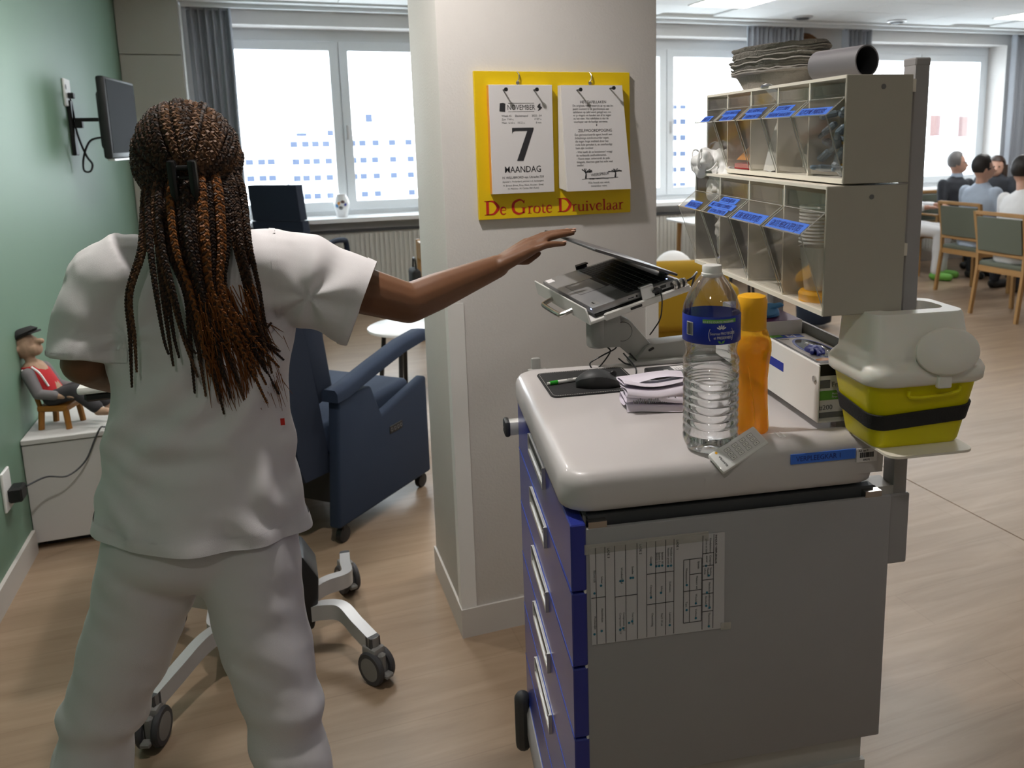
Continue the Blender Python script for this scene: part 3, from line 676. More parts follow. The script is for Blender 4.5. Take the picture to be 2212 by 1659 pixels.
bl += [((-.02 + random.uniform(-.02, .02), .02 + random.uniform(-.03, .04), .20 + random.uniform(0, .03)), random.uniform(.018, .028), (1, 1, 1)) for _ in range(8)]
obj('mask_pile', crumpled(bl, .0035, .007, 2.0), 'wet_wipe', t)
lo_ = MB()
for k in range(7):
    c_ = V((-.035 + random.uniform(-.015, .02), .03 + random.uniform(-.04, .035), .212 + random.uniform(0, .02))); r_ = random.uniform(.012, .022); ax1 = V((random.uniform(-1, 1), random.uniform(-1, 1), random.uniform(.2, 1))).normalized(); ax2 = ax1.orthogonal().normalized()
    lo_.tube([c_ + ax1 * r_ * math.cos(a_) + ax2 * r_ * .8 * math.sin(a_) for a_ in [2 * PI * i / 16 for i in range(16)]], .0022, 6, True)
o = obj('ear_loops', lo_, 'wet_wipe', t); o['kind'] = 'stuff'

# ---------------- on top of the upper cabinet
# kidney-shaped pulp trays, nested
t = None
def kidney(s, off=0):
    out = []
    for k in range(44):
        a = 2 * PI * k / 44; x = .135 * s * math.cos(a); y = .062 * s * math.sin(a)
        y += .028 * math.exp(-(x / .05) ** 2) if math.sin(a) < 0 else .004 * math.cos(a)
        out.append((x, y + .0))
    return out
random.seed(9)
for k in range(11):
    wob = [random.uniform(-1, 1) for _ in range(8)]
    def ed(z, s, amp, seed): return [(x, y, z + amp * noise.noise(V((x * 40, y * 40, seed)))) for x, y in kidney(s)]
    z0 = 0 if k == 0 else .029 + .0047 * k
    mb = MB()
    if k == 0: mb.loft([ed(.0, .72, 0, 1), ed(.027, .90, .002, 2), ed(.029, 1.03, .003, 3), ed(.032, 1.03, .003, 3), ed(.030, .88, .002, 2), ed(.004, .70, 0, 1)])
    else: mb.loft([ed(z0 - .010, .86, .002, k), ed(z0, 1.0 + random.uniform(-.02, .03), .004, k * .35), ed(z0 + .0024, 1.01, .004, k * .35), ed(z0 - .007, .85, .002, k)])
    o = obj('pulp_tray', mb, 'pulp', None, loc=K(.500 + random.uniform(-.004, .004), .335 + random.uniform(-.005, .005), 1.685), rz=TH + PI / 2 + math.radians(8) + random.uniform(-.03, .03), label='grey moulded pulp kidney tray at the bottom of the stack on the cabinet' if k == 0 else 'grey moulded pulp kidney tray in the stack on top of the cabinet', cat='tray', group=None if k == 0 else 'stacked pulp trays on the cabinet')
t = thing('cardboard_tube', 'grey hollow tube lying beside the pulp trays on the cabinet', 'tube', K(.500, .070, 1.7102), TH)
tm = Matrix.Rotation(PI / 2, 4, 'X') @ Matrix.Identity(4)
ax = V((.25, -1, .0)).normalized()
def tubewall(r0, r1, L0, L1, m):
    mb = MB(); P0 = ax * L0; P1 = ax * L1
    side = ax.cross(V((0, 0, 1))); up = V((0, 0, 1)); n = 36; rings = []
    for (c_, r_) in ((P0, r0), (P1, r0), (P1, r1), (P0, r1), (P0, r0)): rings.append([c_ + (side * math.cos(2 * PI * k / n) + up * math.sin(2 * PI * k / n)) * r_ for k in range(n)])
    return mb.loft(rings, cap=False)
obj('tube_wall', tubewall(.0250, .0228, -.07, .04, 0), 'tube_grey', t); obj('lining', tubewall(.0227, .0222, -.069, .0395, 0), 'tube_in', t); obj('end_stop', MB().lathe([(.0222, 0), (.0222, .002)], 30, mtx=Matrix.Translation(ax * -.07) @ V((0, 0, 1)).rotation_difference(ax).to_matrix().to_4x4()), 'tube_in', t)

# ---------------- glove boxes in the white metal holder
t = thing('glove_holder', 'white metal holder tray under the bin cabinets on the cart', 'holder', K(.475, .085, 1.093), TH)
obj('side_plate', MB().rbox(0, .003, 0, .50, 0, .105, .001, 1), 'white_plastic', t); obj('base_plate', MB().box(.003, .096, 0.0, .50, 0, .003), 'white_plastic', t)
obj('screw', MB().cyl((-.003, .014, .078), (0, .014, .078), .0055, 12), 'steel', t)
obj('tape_strip', MB().box(-.0004, 0, .14, .235, .055, .072), 'label_navy', t); 
g = thing('glove_box', 'white and blue box of nitrile gloves with oval opening in the holder', 'box', K(.479, .10, 1.0965), TH)
obj('carton', MB().rbox(0, .088, 0, .22, 0, .10, .001, 1), 'paper', g)
obj('end_band', MB().box(.0, .088, -.0006, 0, .078, .099), 'black', g); obj('end_band', MB().box(.0, .088, -.0006, 0, .033, .05), 'print_green', g); obj('end_band', MB().box(.006, .026, -.0006, 0, .055, .070), 'ink_grey', g); obj('end_band', MB().box(0, .088, -.0006, 0, 0, .010), 'ink_grey', g)
lettering('Free', .013, 'ink_grey', g, frame((.029, -.0008, .057), (1, 0, 0), (0, 0, 1))); lettering('#200', .013, 'ink_grey', g, frame((.005, -.0008, .015), (1, 0, 0), (0, 0, 1))); lettering('Accelerator', .006, 'paper', g, frame((.030, -.0009, .0425), (1, 0, 0), (0, 0, 1))); lettering('Free', .006, 'paper', g, frame((.030, -.0009, .0365), (1, 0, 0), (0, 0, 1)))
el = [(.050 + .026 * math.cos(a) * .95, .105 + .068 * math.sin(a)) for a in [2 * PI * k / 36 for k in range(36)]]
el2 = [(.050 + .030 * math.cos(a) * .98, .105 + .076 * math.sin(a)) for a in [2 * PI * k / 36 for k in range(36)]]
obj('opening_border', MB().prism(el2, .1001, .1006), 'box_print_blue', g, 0); obj('opening', MB().prism(el, .1006, .1010), 'screen_dark', g, 0)
obj('film', crumple(MB().ball((.056, .10, .097), .02, .9, 2.9, .35, 20, 10), .006, 60, 4), 'lid_clear', g)
obj('glove', crumple(MB().ball((.04, .088, .1), .016, 1.1, 1.7, .6, 16, 10).limb((.032, .075, .105), (.018, .06, .104), .006, .004, 8).limb((.036, .068, .106), (.027, .045, .105), .006, .004, 8), .004, 80, 2), 'glove_blue', g)
obj('printed_stripe', MB().box(.004, .010, .01, .215, .1001, .1004), 'ink_grey', g); obj('printed_panel', MB().box(.012, .072, .192, .216, .1001, .1005), 'box_print_blue', g); obj('printed_panel', MB().box(.004, .03, .200, .217, .1005, .1008), 'print_green', g)
lettering('M', .022, 'paper', g, frame((.036, .196, .1007), (1, 0, 0), (0, 1, 0)), sx=1.3); lettering('Nitrile', .007, 'ink_grey', g, frame((.014, .178, .1004), (1, 0, 0), (0, 1, 0)))
obj('printed_hand', MB().prism([(.012, .03), (.03, .038), (.06, .03), (.086, .034), (.086, .022), (.06, .018), (.03, .02), (.012, .022)], .1001, .1004), 'print_orange', g, 0)
obj('printed_stripe', MB().box(.008, .088, .004, .016, .1001, .1004), 'ink_grey', g)
g = thing('glove_box', 'white and purple box of gloves behind the nitrile box in the holder', 'box', K(.479, .335, 1.0965), TH)
obj('carton', MB().rbox(0, .088, 0, .22, 0, .125, .001, 1), 'paper', g); obj('printed_top', MB().box(.001, .087, .001, .219, .125, .1255), 'purple', g)
lettering('NITRILE PLUS', .0125, 'ink_red', g, frame((-.022, -.0008, .082), (1, 0, 0), (0, 0, 1)), sx=.9)
obj('glove', crumple(MB().ball((.03, .06, .135), .026, 1.2, 1.3, .55, 18, 10).limb((.02, .05, .14), (.055, .035, .150), .012, .006, 8), .006, 60, 6), 'glove_light', g)

# ---------------- sharps container on its plate
t = thing('sharps_container', 'bright yellow sharps container with milky lid at the cart corner', 'sharps container', K(.572, -.016, 1.101), TH)
def rr3(w_, d_, r_, z_, cx=0, cy=0): return [(x, y, z_) for x, y in rrect(w_, d_, r_, 5, cx, cy)]
bx_ = MB().loft([rr3(.150, .100, .018, .0), rr3(.158, .108, .022, .006), rr3(.196, .140, .026, .118), rr3(.199, .143, .026, .122)])
bd = obj('tub', bx_, 'sharps_yellow', t, 50)
obj('moulded_grip', MB().tube(smooth_path([(-.035, -.0705, .098), (-.03, -.0715, .088), (.02, -.0715, .088), (.05, -.0715, .092), (.055, -.0715, .10)], 5), .003, 6), 'sharps_yellow', bd)
lid = MB().loft([rr3(.202, .156, .034, .108), rr3(.210, .164, .036, .112), rr3(.212, .166, .036, .128), rr3(.204, .156, .034, .137), rr3(.178, .132, .026, .147, -.002, .004), rr3(.164, .116, .022, .212, -.004, .008), rr3(.158, .110, .02, .217, -.004, .008), rr3(.120, .066, .022, .217, .0, .012), rr3(.112, .058, .02, .203, .0, .012), rr3(.10, .046, .018, .190, .0, .012)])
ld = obj('lid', lid, 'sharps_lid', t, 50)
disc = MB().lathe([(.0, 0), (.040, 0), (.044, .003), (.044, .007), (.040, .010), (.02, .012)], 32, sx=1.25, sy=.85)
obj('flap', disc, 'sharps_lid', ld, 50, mtx=frame((.022, -.0755, .160), (1, 0, 0), (0, .26, .97)))
obj('flap_hinge', MB().rbox(-.012, .012, -.005, .005, -.012, .012, .002, 1), 'sharps_lid', ld, mtx=Matrix.Translation((.016, -.083, .116)))
obj('inner_label', MB().box(-.005, .035, .0, .02, .1935, .1942), 'paper', ld)
def ringr(z, off=0, wv=0): 
    f_ = .158 + (.196 - .158) * (z - .006) / .112; d_ = .108 + (.140 - .108) * (z - .006) / .112
    return rrect(f_ + off, d_ + off, .026, 5)
sl_ = []; 
for dz, off in ((0, .002), (0, .008), (.026, .008), (.026, .002), (0, .002)):
    pts = ringr(.038 + dz, off); sl_.append([(x, y, .036 + dz + .10 * (y + .07) * .9 - .05 * 0 + .05 * x) for x, y in pts])
obj('strap', MB().loft(sl_, cap=False), 'black_soft', t, 50)
t2 = thing('mounting_plate', 'thin beige plate under the yellow sharps container', 'plate', K(.575, -.04, 1.0965), TH)
obj('plate', MB().prism(rrect(.15, .13, .02, 5), 0, .004), 'cream', t2); obj('backplate', MB().box(.03, .034, .068, .072, 0, .10).rbox(-.075, -.07, .06, .07, .0, .18, .002, 1), 'lid_clear', t2)
# ---------------- things lying on the worktop
b = thing('water_bottle', 'clear plastic water bottle with blue label, half full, on the cart', 'bottle', K(.268, .066, ZT), TH)
prof = [(.0, .006), (.030, .0), (.040, .004), (.0455, .016)]
z = .02
while z < .155:
    prof += [(.0465, z), (.0472, z + .004), (.0465, z + .008), (.0448, z + .0105)]; z += .0132
prof += [(.045, .158), (.0425, .172), (.043, .180), (.0465, .192), (.0475, .196), (.0475, .232), (.0475, .240), (.046, .250), (.040, .266), (.030, .284), (.020, .297), (.0145, .303), (.0142, .310)]
obj('bottle_wall', MB().lathe(prof, 40, cap=False), 'bottle_pet', b, 50)
wp = [(max(r - .0012, .0), z) for r, z in prof if z <= .128]; wp[0] = (.001, .0075)
obj('water', MB().lathe(wp + [(.0452, .129), (.001, .129)], 40), 'water_tint', b, 40)
obj('cap', MB().lathe([(.0155, .296), (.0175, .298), (.0175, .302), (.0160, .303), (.0162, .313), (.015, .315)], 26), 'white_plastic', b, 40)
lab = obj('paper_label', MB().lathe([(.0478, .192), (.0481, .1925), (.0481, .2365), (.0478, .237)], 48, cap=False), 'label_navy', b, 40)
def curve_print(mesh_or_mb, m, name, ang0, zc, R=.0486):
    """wrap a flat print (x along, y up) on the bottle wall, centred at ang0"""
    me = mesh_or_mb if isinstance(mesh_or_mb, bpy.types.Mesh) else mesh_of(mesh_or_mb, name, 0)
    me.materials.clear()
    for v in me.vertices:
        x, y, zz = v.co; a = ang0 + x / R; v.co = ((R + zz) * math.cos(a), (R + zz) * math.sin(a), zc + y)
    return obj(name, me, m, lab)
A0 = math.radians(-111)
def strip(x0, x1, y0, y1, n=14, t=.0002):
    q = MB()
    for k in range(n): a, c = x0 + (x1 - x0) * k / n, x0 + (x1 - x0) * (k + 1) / n; q.box(a, c, y0, y1, -.0002, t)
    return q
curve_print(strip(-.014, .044, .013, .019), 'print_green', 'label_band', A0, .2145)
curve_print(text_mesh('ISSUE DE SOURCES PRESERVEES', .0046, .0002, sx=.82), 'paper', 'lettering', A0 - .28, .2281, .0490)
curve_print(text_mesh('Sources PROTEGEES', .0062, .0002, sx=.8), 'paper', 'lettering', A0 - .04, .2085, .0488)
curve_print(text_mesh('et PRESERVEES', .0062, .0002, sx=.8), 'paper', 'lettering', A0 + .08, .2015, .0488)
sp = MB()
for k in range(5):
    a = math.radians(30 + 30 * k); c, s = math.cos(a), math.sin(a)
    sp.prism([(c * .002 - s * .0006, s * .002 + c * .0006), (c * .002 + s * .0006, s * .002 - c * .0006), (c * .007 + s * .0012, s * .007 - c * .0012), (c * .009, s * .009), (c * .007 - s * .0012, s * .007 + c * .0012)], 0, .0004)
curve_print(sp, 'paper', 'splash_emblem', A0 + .34, .2165, .0488)
arc = MB(); arc.tube([(-.017 + .004 * (1 - math.cos(t_)), .011 * math.sin(t_), .0002) for t_ in [(-1.1 + 2.2 * i / 10) for i in range(11)]], .0004, 4); arc.tube([(.024 - .004 * (1 - math.cos(t_)), .011 * math.sin(t_), .0002) for t_ in [(-1.1 + 2.2 * i / 10) for i in range(11)]], .0004, 4)
curve_print(arc, 'paper', 'emblem_arcs', A0 + .27, .2085, .0488)
lf = MB().prism([(0, -.001), (.004, 0), (.006, .004), (.002, .003)], 0, .0004).prism([(0, -.001), (-.004, 0), (-.006, .004), (-.002, .003)], 0, .0004)
curve_print(lf, 'print_green', 'leaf_emblem', A0 + .34, .195, .0488)
bcb = MB(); random.seed(8); x = 0
bcw = strip(-.001, .013, -.011, .011); curve_print(bcw, 'paper', 'barcode_field', A0 - .92, .216, .0485)
while x < .012:
    w_ = random.choice((.0005, .001)); bcb.box(x, x + w_, -.010, .010, 0, .0002); x += w_ + random.choice((.0005, .0009))
curve_print(bcb, 'ink', 'barcode', A0 - .92, .216, .0488)

b = thing('sports_bottle', 'orange drinking bottle with orange cap behind the water bottle', 'bottle', K(.364, .125, ZT), TH)
obj('bottle_wall', MB().lathe([(.0, .003), (.028, .0), (.033, .004), (.034, .012), (.0315, .05), (.0305, .10), (.033, .13), (.036, .15), (.0355, .165), (.030, .182), (.0255, .191), (.0245, .196)], 36), 'orange_clear', b, 60)
obj('juice_water', MB().lathe([(.0, .004), (.027, .002), (.032, .006), (.030, .05), (.0292, .10), (.0315, .13), (.034, .15), (.030, .168), (.0, .169)], 30, cap=False), 'orange_clear', b, 60)
obj('cap', MB().lathe([(.0255, .188), (.0262, .190), (.0262, .222), (.0268, .224), (.0270, .238), (.024, .247), (.016, .250)], 32), 'orange', b, 40)
obj('moulding_line', MB().tube(smooth_path([(-.005, -.0325, .02), (-.006, -.0315, .06), (-.012, -.0285, .10), (-.016, -.0290, .13)], 5), .0007, 5), 'orange', b)

# keypad remote leaning on the front lip
RA, RB, RD = V((.246, .012, 1.0775)), V((.337, .040, 1.1095)), V((.263, -.012, 1.060))
xr = (RB - RA); yr = (RA - RD); fr = frame(RD, xr, yr)
kp = thing('keypad_lock', 'white keypad with twelve buttons leaning on the cart front lip', 'keypad', K(0, 0, 0), TH); kw, kh = xr.length, .040
kb = obj('body', MB().rbox(0, kw, 0, kh, -.004, .006, .0038, 2), 'white_gloss', kp, mtx=fr @ Matrix.Translation((-.002, 0, 0)))
obj('keypad_field', MB().box(.020, kw - .006, .006, kh - .007, .006, .0064), 'paper', kp, mtx=fr)
for i in range(4):
    for j in range(3):
        x0, y0 = .024 + i * .0165, .0085 + j * .0082
        k_ = obj('button', MB().rbox(0, .0105, 0, .0062, 0, .0008, .0003, 1), 'white_plastic', kp, mtx=fr @ Matrix.Translation((x0, y0, .0064)))
        q = MB(); e_ = .0004; q.box(0, .0105, 0, e_, .0008, .001).box(0, .0105, .0062 - e_, .0062, .0008, .001).box(0, e_, 0, .0062, .0008, .001).box(.0105 - e_, .0105, 0, .0062, .0008, .001); q.box(.004, .0065, .0025, .0037, .0008, .001)
        obj('button_print', q, 'ink_grey', k_)
lettering('ELINTRA', .0048, 'ink', kp, fr @ Matrix.Translation((.0125, .0055, .0063)) @ Matrix.Rotation(PI / 2, 4, 'Z'), sx=1.15)
obj('logo_dot', MB().lathe([(.0022, 0), (.0022, .0004)], 12), 'orange', kp, mtx=fr @ Matrix.Translation((.011, .034, .0061)))

# mouse mat, mouse, pen
t = thing('mouse_mat', 'black stitched leather mouse mat on the cart top', 'mouse mat', K(.148, .490, ZT + .0003), TH - math.radians(-2))
mp_ = rrect(.20, .178, .016, 5)
obj('mat', MB().prism(mp_, 0, .003, bev=.0008, seg=1), 'black_soft', t)
stt = MB(); ip = rrect(.19, .168, .012, 5)
for i in range(len(ip)):
    p0, p1 = V((*ip[i], .0031)), V((*ip[(i + 1) % len(ip)], .0031)); n_ = max(1, int((p1 - p0).length / .005))
    for k in range(n_): stt.tube([p0.lerp(p1, (k + .15) / n_), p0.lerp(p1, (k + .8) / n_)], .00035, 4)
o = obj('stitching', stt, 'paper_edge', t); o['kind'] = 'stuff'
t = thing('computer_mouse', 'dark grey computer mouse on the black mat', 'mouse', K(.163, .452, ZT + .0035), TH - math.radians(8))
rings = []
for i in range(13):
    s = i / 12; x = -.05 + .1 * s; wv = .030 * (math.sin(PI * min(max(s, .03), .97)) ** .38) * (1 - .12 * math.exp(-((s - .5) / .18) ** 2)); h = .037 * (math.sin(PI * (.1 + .86 * s)) ** .8) * (1.05 - .25 * s)
    rings.append([(x, wv * c_, hh * h) for c_, hh in ((-1, .0), (-1.04, .25), (-.98, .5), (-.8, .78), (-.45, .96), (0, 1), (.45, .96), (.8, .78), (.98, .5), (1.04, .25), (1, 0))])
obj('shell', MB().loft(rings), 'dark_grey', t, 60)
obj('side_band', MB().loft([[(x, y * 1.012, z * .97 + .0002) for x, y, z in r[0:4]] + [(x, y * .99, z * .97) for x, y, z in r[0:4]][::-1] for r in rings]), 'black', t, 60)
obj('scroll_wheel', MB().lathe([(.006, -.003), (.0075, 0), (.006, .003)], 16, mtx=Matrix.Translation((.03, 0, .024)) @ Matrix.Rotation(PI / 2, 4, 'X')), 'black', t)
obj('cable', MB().tube(smooth_path([(.05, 0, .008), (.075, .015, .006), (.085, .05, .02), (.06, .07, .05)], 6), .0018, 6), 'black', t)
t = thing('pen', 'white pen with green clip lying on the mouse mat', 'pen', K(.055, .478, ZT + .0075), TH + math.radians(14))
obj('barrel', MB().cyl((.014, 0, 0), (.085, 0, 0), .0042, 12), 'white_plastic', t); obj('grip', MB().cyl((.006, 0, 0), (.024, 0, 0), .0046, 12).rbox(.008, .036, -.0022, .0022, .003, .0055, .0008, 1, mtx=Matrix.Rotation(-1.9, 4, 'X')), 'pen_green', t); obj('button', MB().cyl((0, 0, 0), (.007, 0, 0), .0028, 10), 'white_plastic', t)
lettering('midor', .006, 'ink', t, frame((.045, -.0035, .0028), (1, 0, 0), (0, .7, .7)))
# folded lilac papers
t = thing('folded_papers', 'bundle of folded lilac printed papers beside the water bottle', 'papers', K(.176, .268, ZT + .0005), TH - math.radians(3))
def sheet(profile, w0, w1, th=.0007):
    a = [(w0, y, z) for y, z in profile]; b_ = [(w1, y, z) for y, z in profile]; n = len(profile); q = MB()
    off = [(x, y, z - th) for x, y, z in a + b_]; vs = a + b_ + off; fs = []
    for i in range(n - 1): fs += [(i, i + 1, n + i + 1, n + i), (2 * n + i, 3 * n + i, 3 * n + i + 1, 2 * n + i + 1)]
    fs += [(0, n, 3 * n, 2 * n), (n - 1, 3 * n - 1, 4 * n - 1, 2 * n - 1)]
    return q.add(vs, fs)
def wavesheet(prof, w, lean, seed, n=14):
    P_ = smooth_path([(0, y, z) for y, z in prof], 6); rows = []
    for k in range(n + 1):
        s = k / n; rows.append([(w * s + .004 * noise.noise(V((s * 3, seed, i * .1))), p.y + lean * s + .004 * math.sin(s * 5 + seed + i * .15), p.z * (1 + .12 * math.sin(s * 4 + seed)) + .0005) for i, p in enumerate(P_)])
    q = MB(); m_ = len(P_)
    vs = [p for r in rows for p in r]; fs = [(r * m_ + i, r * m_ + i + 1, (r + 1) * m_ + i + 1, (r + 1) * m_ + i) for r in range(n) for i in range(m_ - 1)]
    q.add(vs, fs); return q
obj('paper_sheet', wavesheet([(.0, .001), (.012, .012), (.03, .006), (.075, .004), (.085, .012), (.07, .02), (.01, .017), (.004, .026), (.02, .034), (.075, .026)], .135, -.014, 1), 'paper_lilac', t, 70)
obj('paper_sheet', wavesheet([(.01, .028), (.0, .036), (.015, .045), (.06, .036), (.085, .034), (.09, .042), (.07, .047), (.02, .052), (.03, .056)], .135, -.012, 3), 'paper_lilac', t, 70)
obj('paper_sheet', wavesheet([(.03, .054), (.045, .050), (.08, .046), (.095, .05)], .13, -.010, 5), 'paper_lilac', t, 70)
pl_ = MB(); random.seed(4)
for k in range(26):
    x = .012 + k * .0042; pl_.box(x, x + .0022, -.0012 - .014 * x / .135, -.0006 - .014 * x / .135, .018 + random.random() * .002, .024 + random.random() * .007, mtx=Matrix.Translation((0, .0035, .0)))
obj('printed_lines', pl_, 'ink_grey', t)
# black device beside the arm
t = thing('phone_case', 'flat black device with white sticker beside the grey arm', 'phone', K(.332, .475, ZT + .0003), TH + math.radians(4))
obj('body', MB().rbox(-.052, .052, -.038, .038, 0, .018, .004, 2), 'black', t); obj('sticker', MB().box(.005, .035, -.004, .026, .018, .0183), 'paper', t); obj('print', MB().box(-.018, -.008, -.022, .006, .018, .0183), 'alu', t)
q = MB(); random.seed(2)
for k in range(16): q.box(.009 + (k % 4) * .006, .012 + (k % 4) * .006, .0 + (k // 4) * .006, .003 + (k // 4) * .005, .0183, .0185)
obj('sticker_print', q, 'ink', t)

# ---------------- laptop arm and laptop
lt = thing('laptop_stand', 'grey articulated arm with white laptop tray at the back of the cart', 'laptop stand', K(.33, .60, ZT), TH)
def kl(u, v, z): return (u - .33, v - .60, z - ZT)
def capsule2d(x0, z0, r0, x1, z1, r1, n=12):
    a = math.atan2(z1 - z0, x1 - x0); out = []
    for k in range(n + 1): t_ = a + PI / 2 + PI * k / n; out.append((x0 + r0 * math.cos(t_), z0 + r0 * math.sin(t_)))
    for k in range(n + 1): t_ = a - PI / 2 + PI * k / n; out.append((x1 + r1 * math.cos(t_), z1 + r1 * math.sin(t_)))
    return out
XZ = Matrix(((1, 0, 0, 0), (0, 0, 1, 0), (0, 1, 0, 0), (0, 0, 0, 1)))   # polygon xy -> xz, extrude along y
obj('head_block', MB().lathe([(.022, 0), (.026, .004), (.027, .01), (.027, .078), (.02, .08)], 24, c=kl(.200, .625, 1.118)).box(*[v for v in (-.136, -.082)], .0, .045, .045, .118), 'arm_grey', lt)
j = obj('upper_arm', MB().prism(capsule2d(.256 - .33, 1.153 - ZT, .031, .315 - .33, 1.09 - ZT, .026), .012, .052, XZ, .003), 'arm_grey', lt)
obj('joint_disc', MB().lathe([(.022, 0), (.022, .002), (.021, .003)], 28, mtx=Matrix.Translation((.256 - .33, .012, 1.153 - ZT)) @ Matrix.Rotation(PI / 2, 4, 'X')), 'arm_grey', j)
obj('joint_gap', MB().lathe([(.0235, 0), (.0235, .001)], 28, mtx=Matrix.Translation((.256 - .33, .0125, 1.153 - ZT)) @ Matrix.Rotation(PI / 2, 4, 'X')), 'dark_grey', j)
obj('lower_arm', MB().prism([(-.055, .001), (-.02, .040), (.0, .047), (.09, .051), (.24, .048), (.245, .03), (.24, .001)], .0, .055, XZ, .006), 'arm_grey', lt)
obj('cable_clip', MB().limb((-.012, .0, .032), (-.004, .0, .036), .003, .003, 8), 'black', lt)
obj('clamp_foot', MB().rbox(-.06, .24, -.02, .035, .0, .012, .005), 'arm_grey', lt)
obj('cable', MB().tube(smooth_path([kl(.22, .62, 1.118), kl(.225, .61, 1.105), kl(.19, .60, 1.07), kl(.175, .60, 1.055 + .03), kl(.20, .60, 1.10), kl(.235, .61, 1.112), kl(.245, .62, 1.118)], 8), .0018, 6), 'black', lt)
obj('cable', MB().tube(smooth_path([kl(.245, .61, 1.09), kl(.262, .60, 1.078), kl(.285, .59, 1.082), kl(.268, .595, 1.105)], 8), .0018, 6), 'black', lt)
dep, wid, nor, P0 = V((.9738752, .0216448, .22605)), V((-.0303, .99893, .0349)), V((-.2250528, -.0408449, .97349)), V((.66791, 1.68748, 1.22075))
LM = Matrix(((dep.x, wid.x, nor.x, P0.x), (dep.y, wid.y, nor.y, P0.y), (dep.z, wid.z, nor.z, P0.z), (0, 0, 0, 1)))
RM = (Matrix.Translation(K(.33, .60, ZT)) @ Matrix.Rotation(TH, 4, 'Z')).inverted() @ LM
tr_ = obj('tray', MB().rbox(-.016, .250, -.010, .332, -.034, -.026, .003, 2).rbox(.02, .245, -.014, -.006, -.036, -.018, .003, 1), 'tray_white', lt, mtx=RM)
obj('front_lip', MB().prism([(-.010, -.034), (.334, -.034), (.338, .004), (.0, .004), (-.006, -.006)], -.018, -.014, Matrix(((0, 0, 1, 0), (1, 0, 0, 0), (0, 1, 0, 0), (0, 0, 0, 1))), .001, 1), 'tray_white', tr_)
for (x, y) in ((.12, -.012), (.10, .330)):
    obj('side_clip', MB().box(x, x + .032, y, y + .003, -.03, .010).box(x, x + .032, y if y < 0 else y - .012, y + .014 if y < 0 else y + .003, .008, .011), 'alu' if y < 0 else 'black', tr_)
obj('handle', MB().tube(smooth_path([(-.016, .09, -.02), (-.042, .095, -.024), (-.048, .11, -.025), (-.048, .20, -.025), (-.042, .215, -.024), (-.016, .22, -.02)], 5), .006, 10), 'steel', tr_)
obj('slot', MB().box(.085, .115, -.0146, -.0138, -.031, -.025), 'dark_gap', tr_)
obj('tilt_plate', MB().rbox(.03, .11, .10, .22, -.062, -.034, .004), 'arm_grey', tr_)
lp = thing('laptop', 'open silver laptop with black keys on the tray arm', 'laptop'); lp.matrix_world = LM
base = obj('base', MB().rbox(0, .225, 0, .325, -.016, 0, .003, 2), 'laptop_silver', lp)
obj('underside', MB().rbox(.004, .222, .003, .322, -.026, -.0155, .003, 1), 'black', lp)
obj('keyboard_well', MB().box(.098, .203, .016, .309, -.0006, .0003), 'key_black', base)
km = mesh_of(MB().rbox(-.0078, .0078, -.0079, .0079, 0, .0016, .001, 1), 'key', 30); km.materials.append(M('key_black'))
for r_ in range(6):
    n_ = 17
    for c_ in range(n_):
        if r_ == 0 and 5 <= c_ <= 10:
            if c_ == 5: obj('key', MB().rbox(-.0078, .0078, -.052, .052, 0, .0016, .001, 1), 'key_black', base, loc=(.107, .017 + .0172 * 8 - .0, .0004))
            continue
        obj('key', km, None, base, loc=(.107 + r_ * .0172, .0245 + c_ * .0172, .0004))
obj('touchpad', MB().box(.02, .088, .115, .215, 0, .0002), 'laptop_silver', base); obj('touchpad_border', MB().box(.0195, .0885, .1145, .1152, 0, .0004).box(.0195, .0885, .2148, .2155, 0, .0004).box(.0195, .0202, .1145, .2155, 0, .0004), 'dark_grey', base)
obj('mouse_buttons', MB().box(.089, .097, .115, .215, 0, .0008), 'key_black', base)
obj('sticker', MB().box(.010, .026, .012, .040, 0, .0004), 'alu', base); obj('sticker', MB().box(.004, .022, .288, .318, 0, .0004), 'paper', base)
lettering('intel', .008, 'ink', base, frame((.013, .036, .0006), (0, -1, 0), (1, 0, 0)))
obj('status_light', MB().box(-.0004, .001, .006, .012, -.006, -.003), mat('led', (.2, .3, 1), .4, emit=(.3, .4, 1), estr=6), base); obj('status_light', MB().box(.203, .206, .018, .022, 0, .0006), 'led', base)
obj('port', MB().box(.135, .15, -.0004, .0004, -.010, -.004), 'black', base); obj('port', MB().box(.175, .19, -.0004, .0004, -.011, -.004), 'black', base); obj('port', MB().box(.09, .105, -.0004, .0004, -.009, -.007), 'black', base); obj('port', MB().lathe([(.0025, 0), (.0025, .0006)], 10, mtx=Matrix.Translation((.112, -.0005, -.008)) @ Matrix.Rotation(PI / 2, 4, 'X')), 'black', base)
LA = math.radians(32.5)
ldm = Matrix.Translation((.224, 0, .004)) @ Matrix.Rotation(LA, 4, 'Y')
li = obj('lid', MB().rbox(-.224, 0, 0, .325, 0, .0065, .0025, 2), 'laptop_lid', lp, mtx=ldm)
obj('screen', MB().box(-.218, -.018, .006, .319, -.0006, .0003), 'screen_dark', li)
for y in (.05, .255): obj('hinge', MB().cyl((.222, y, .001), (.222, y + .03, .001), .0055, 12), 'black', lp)
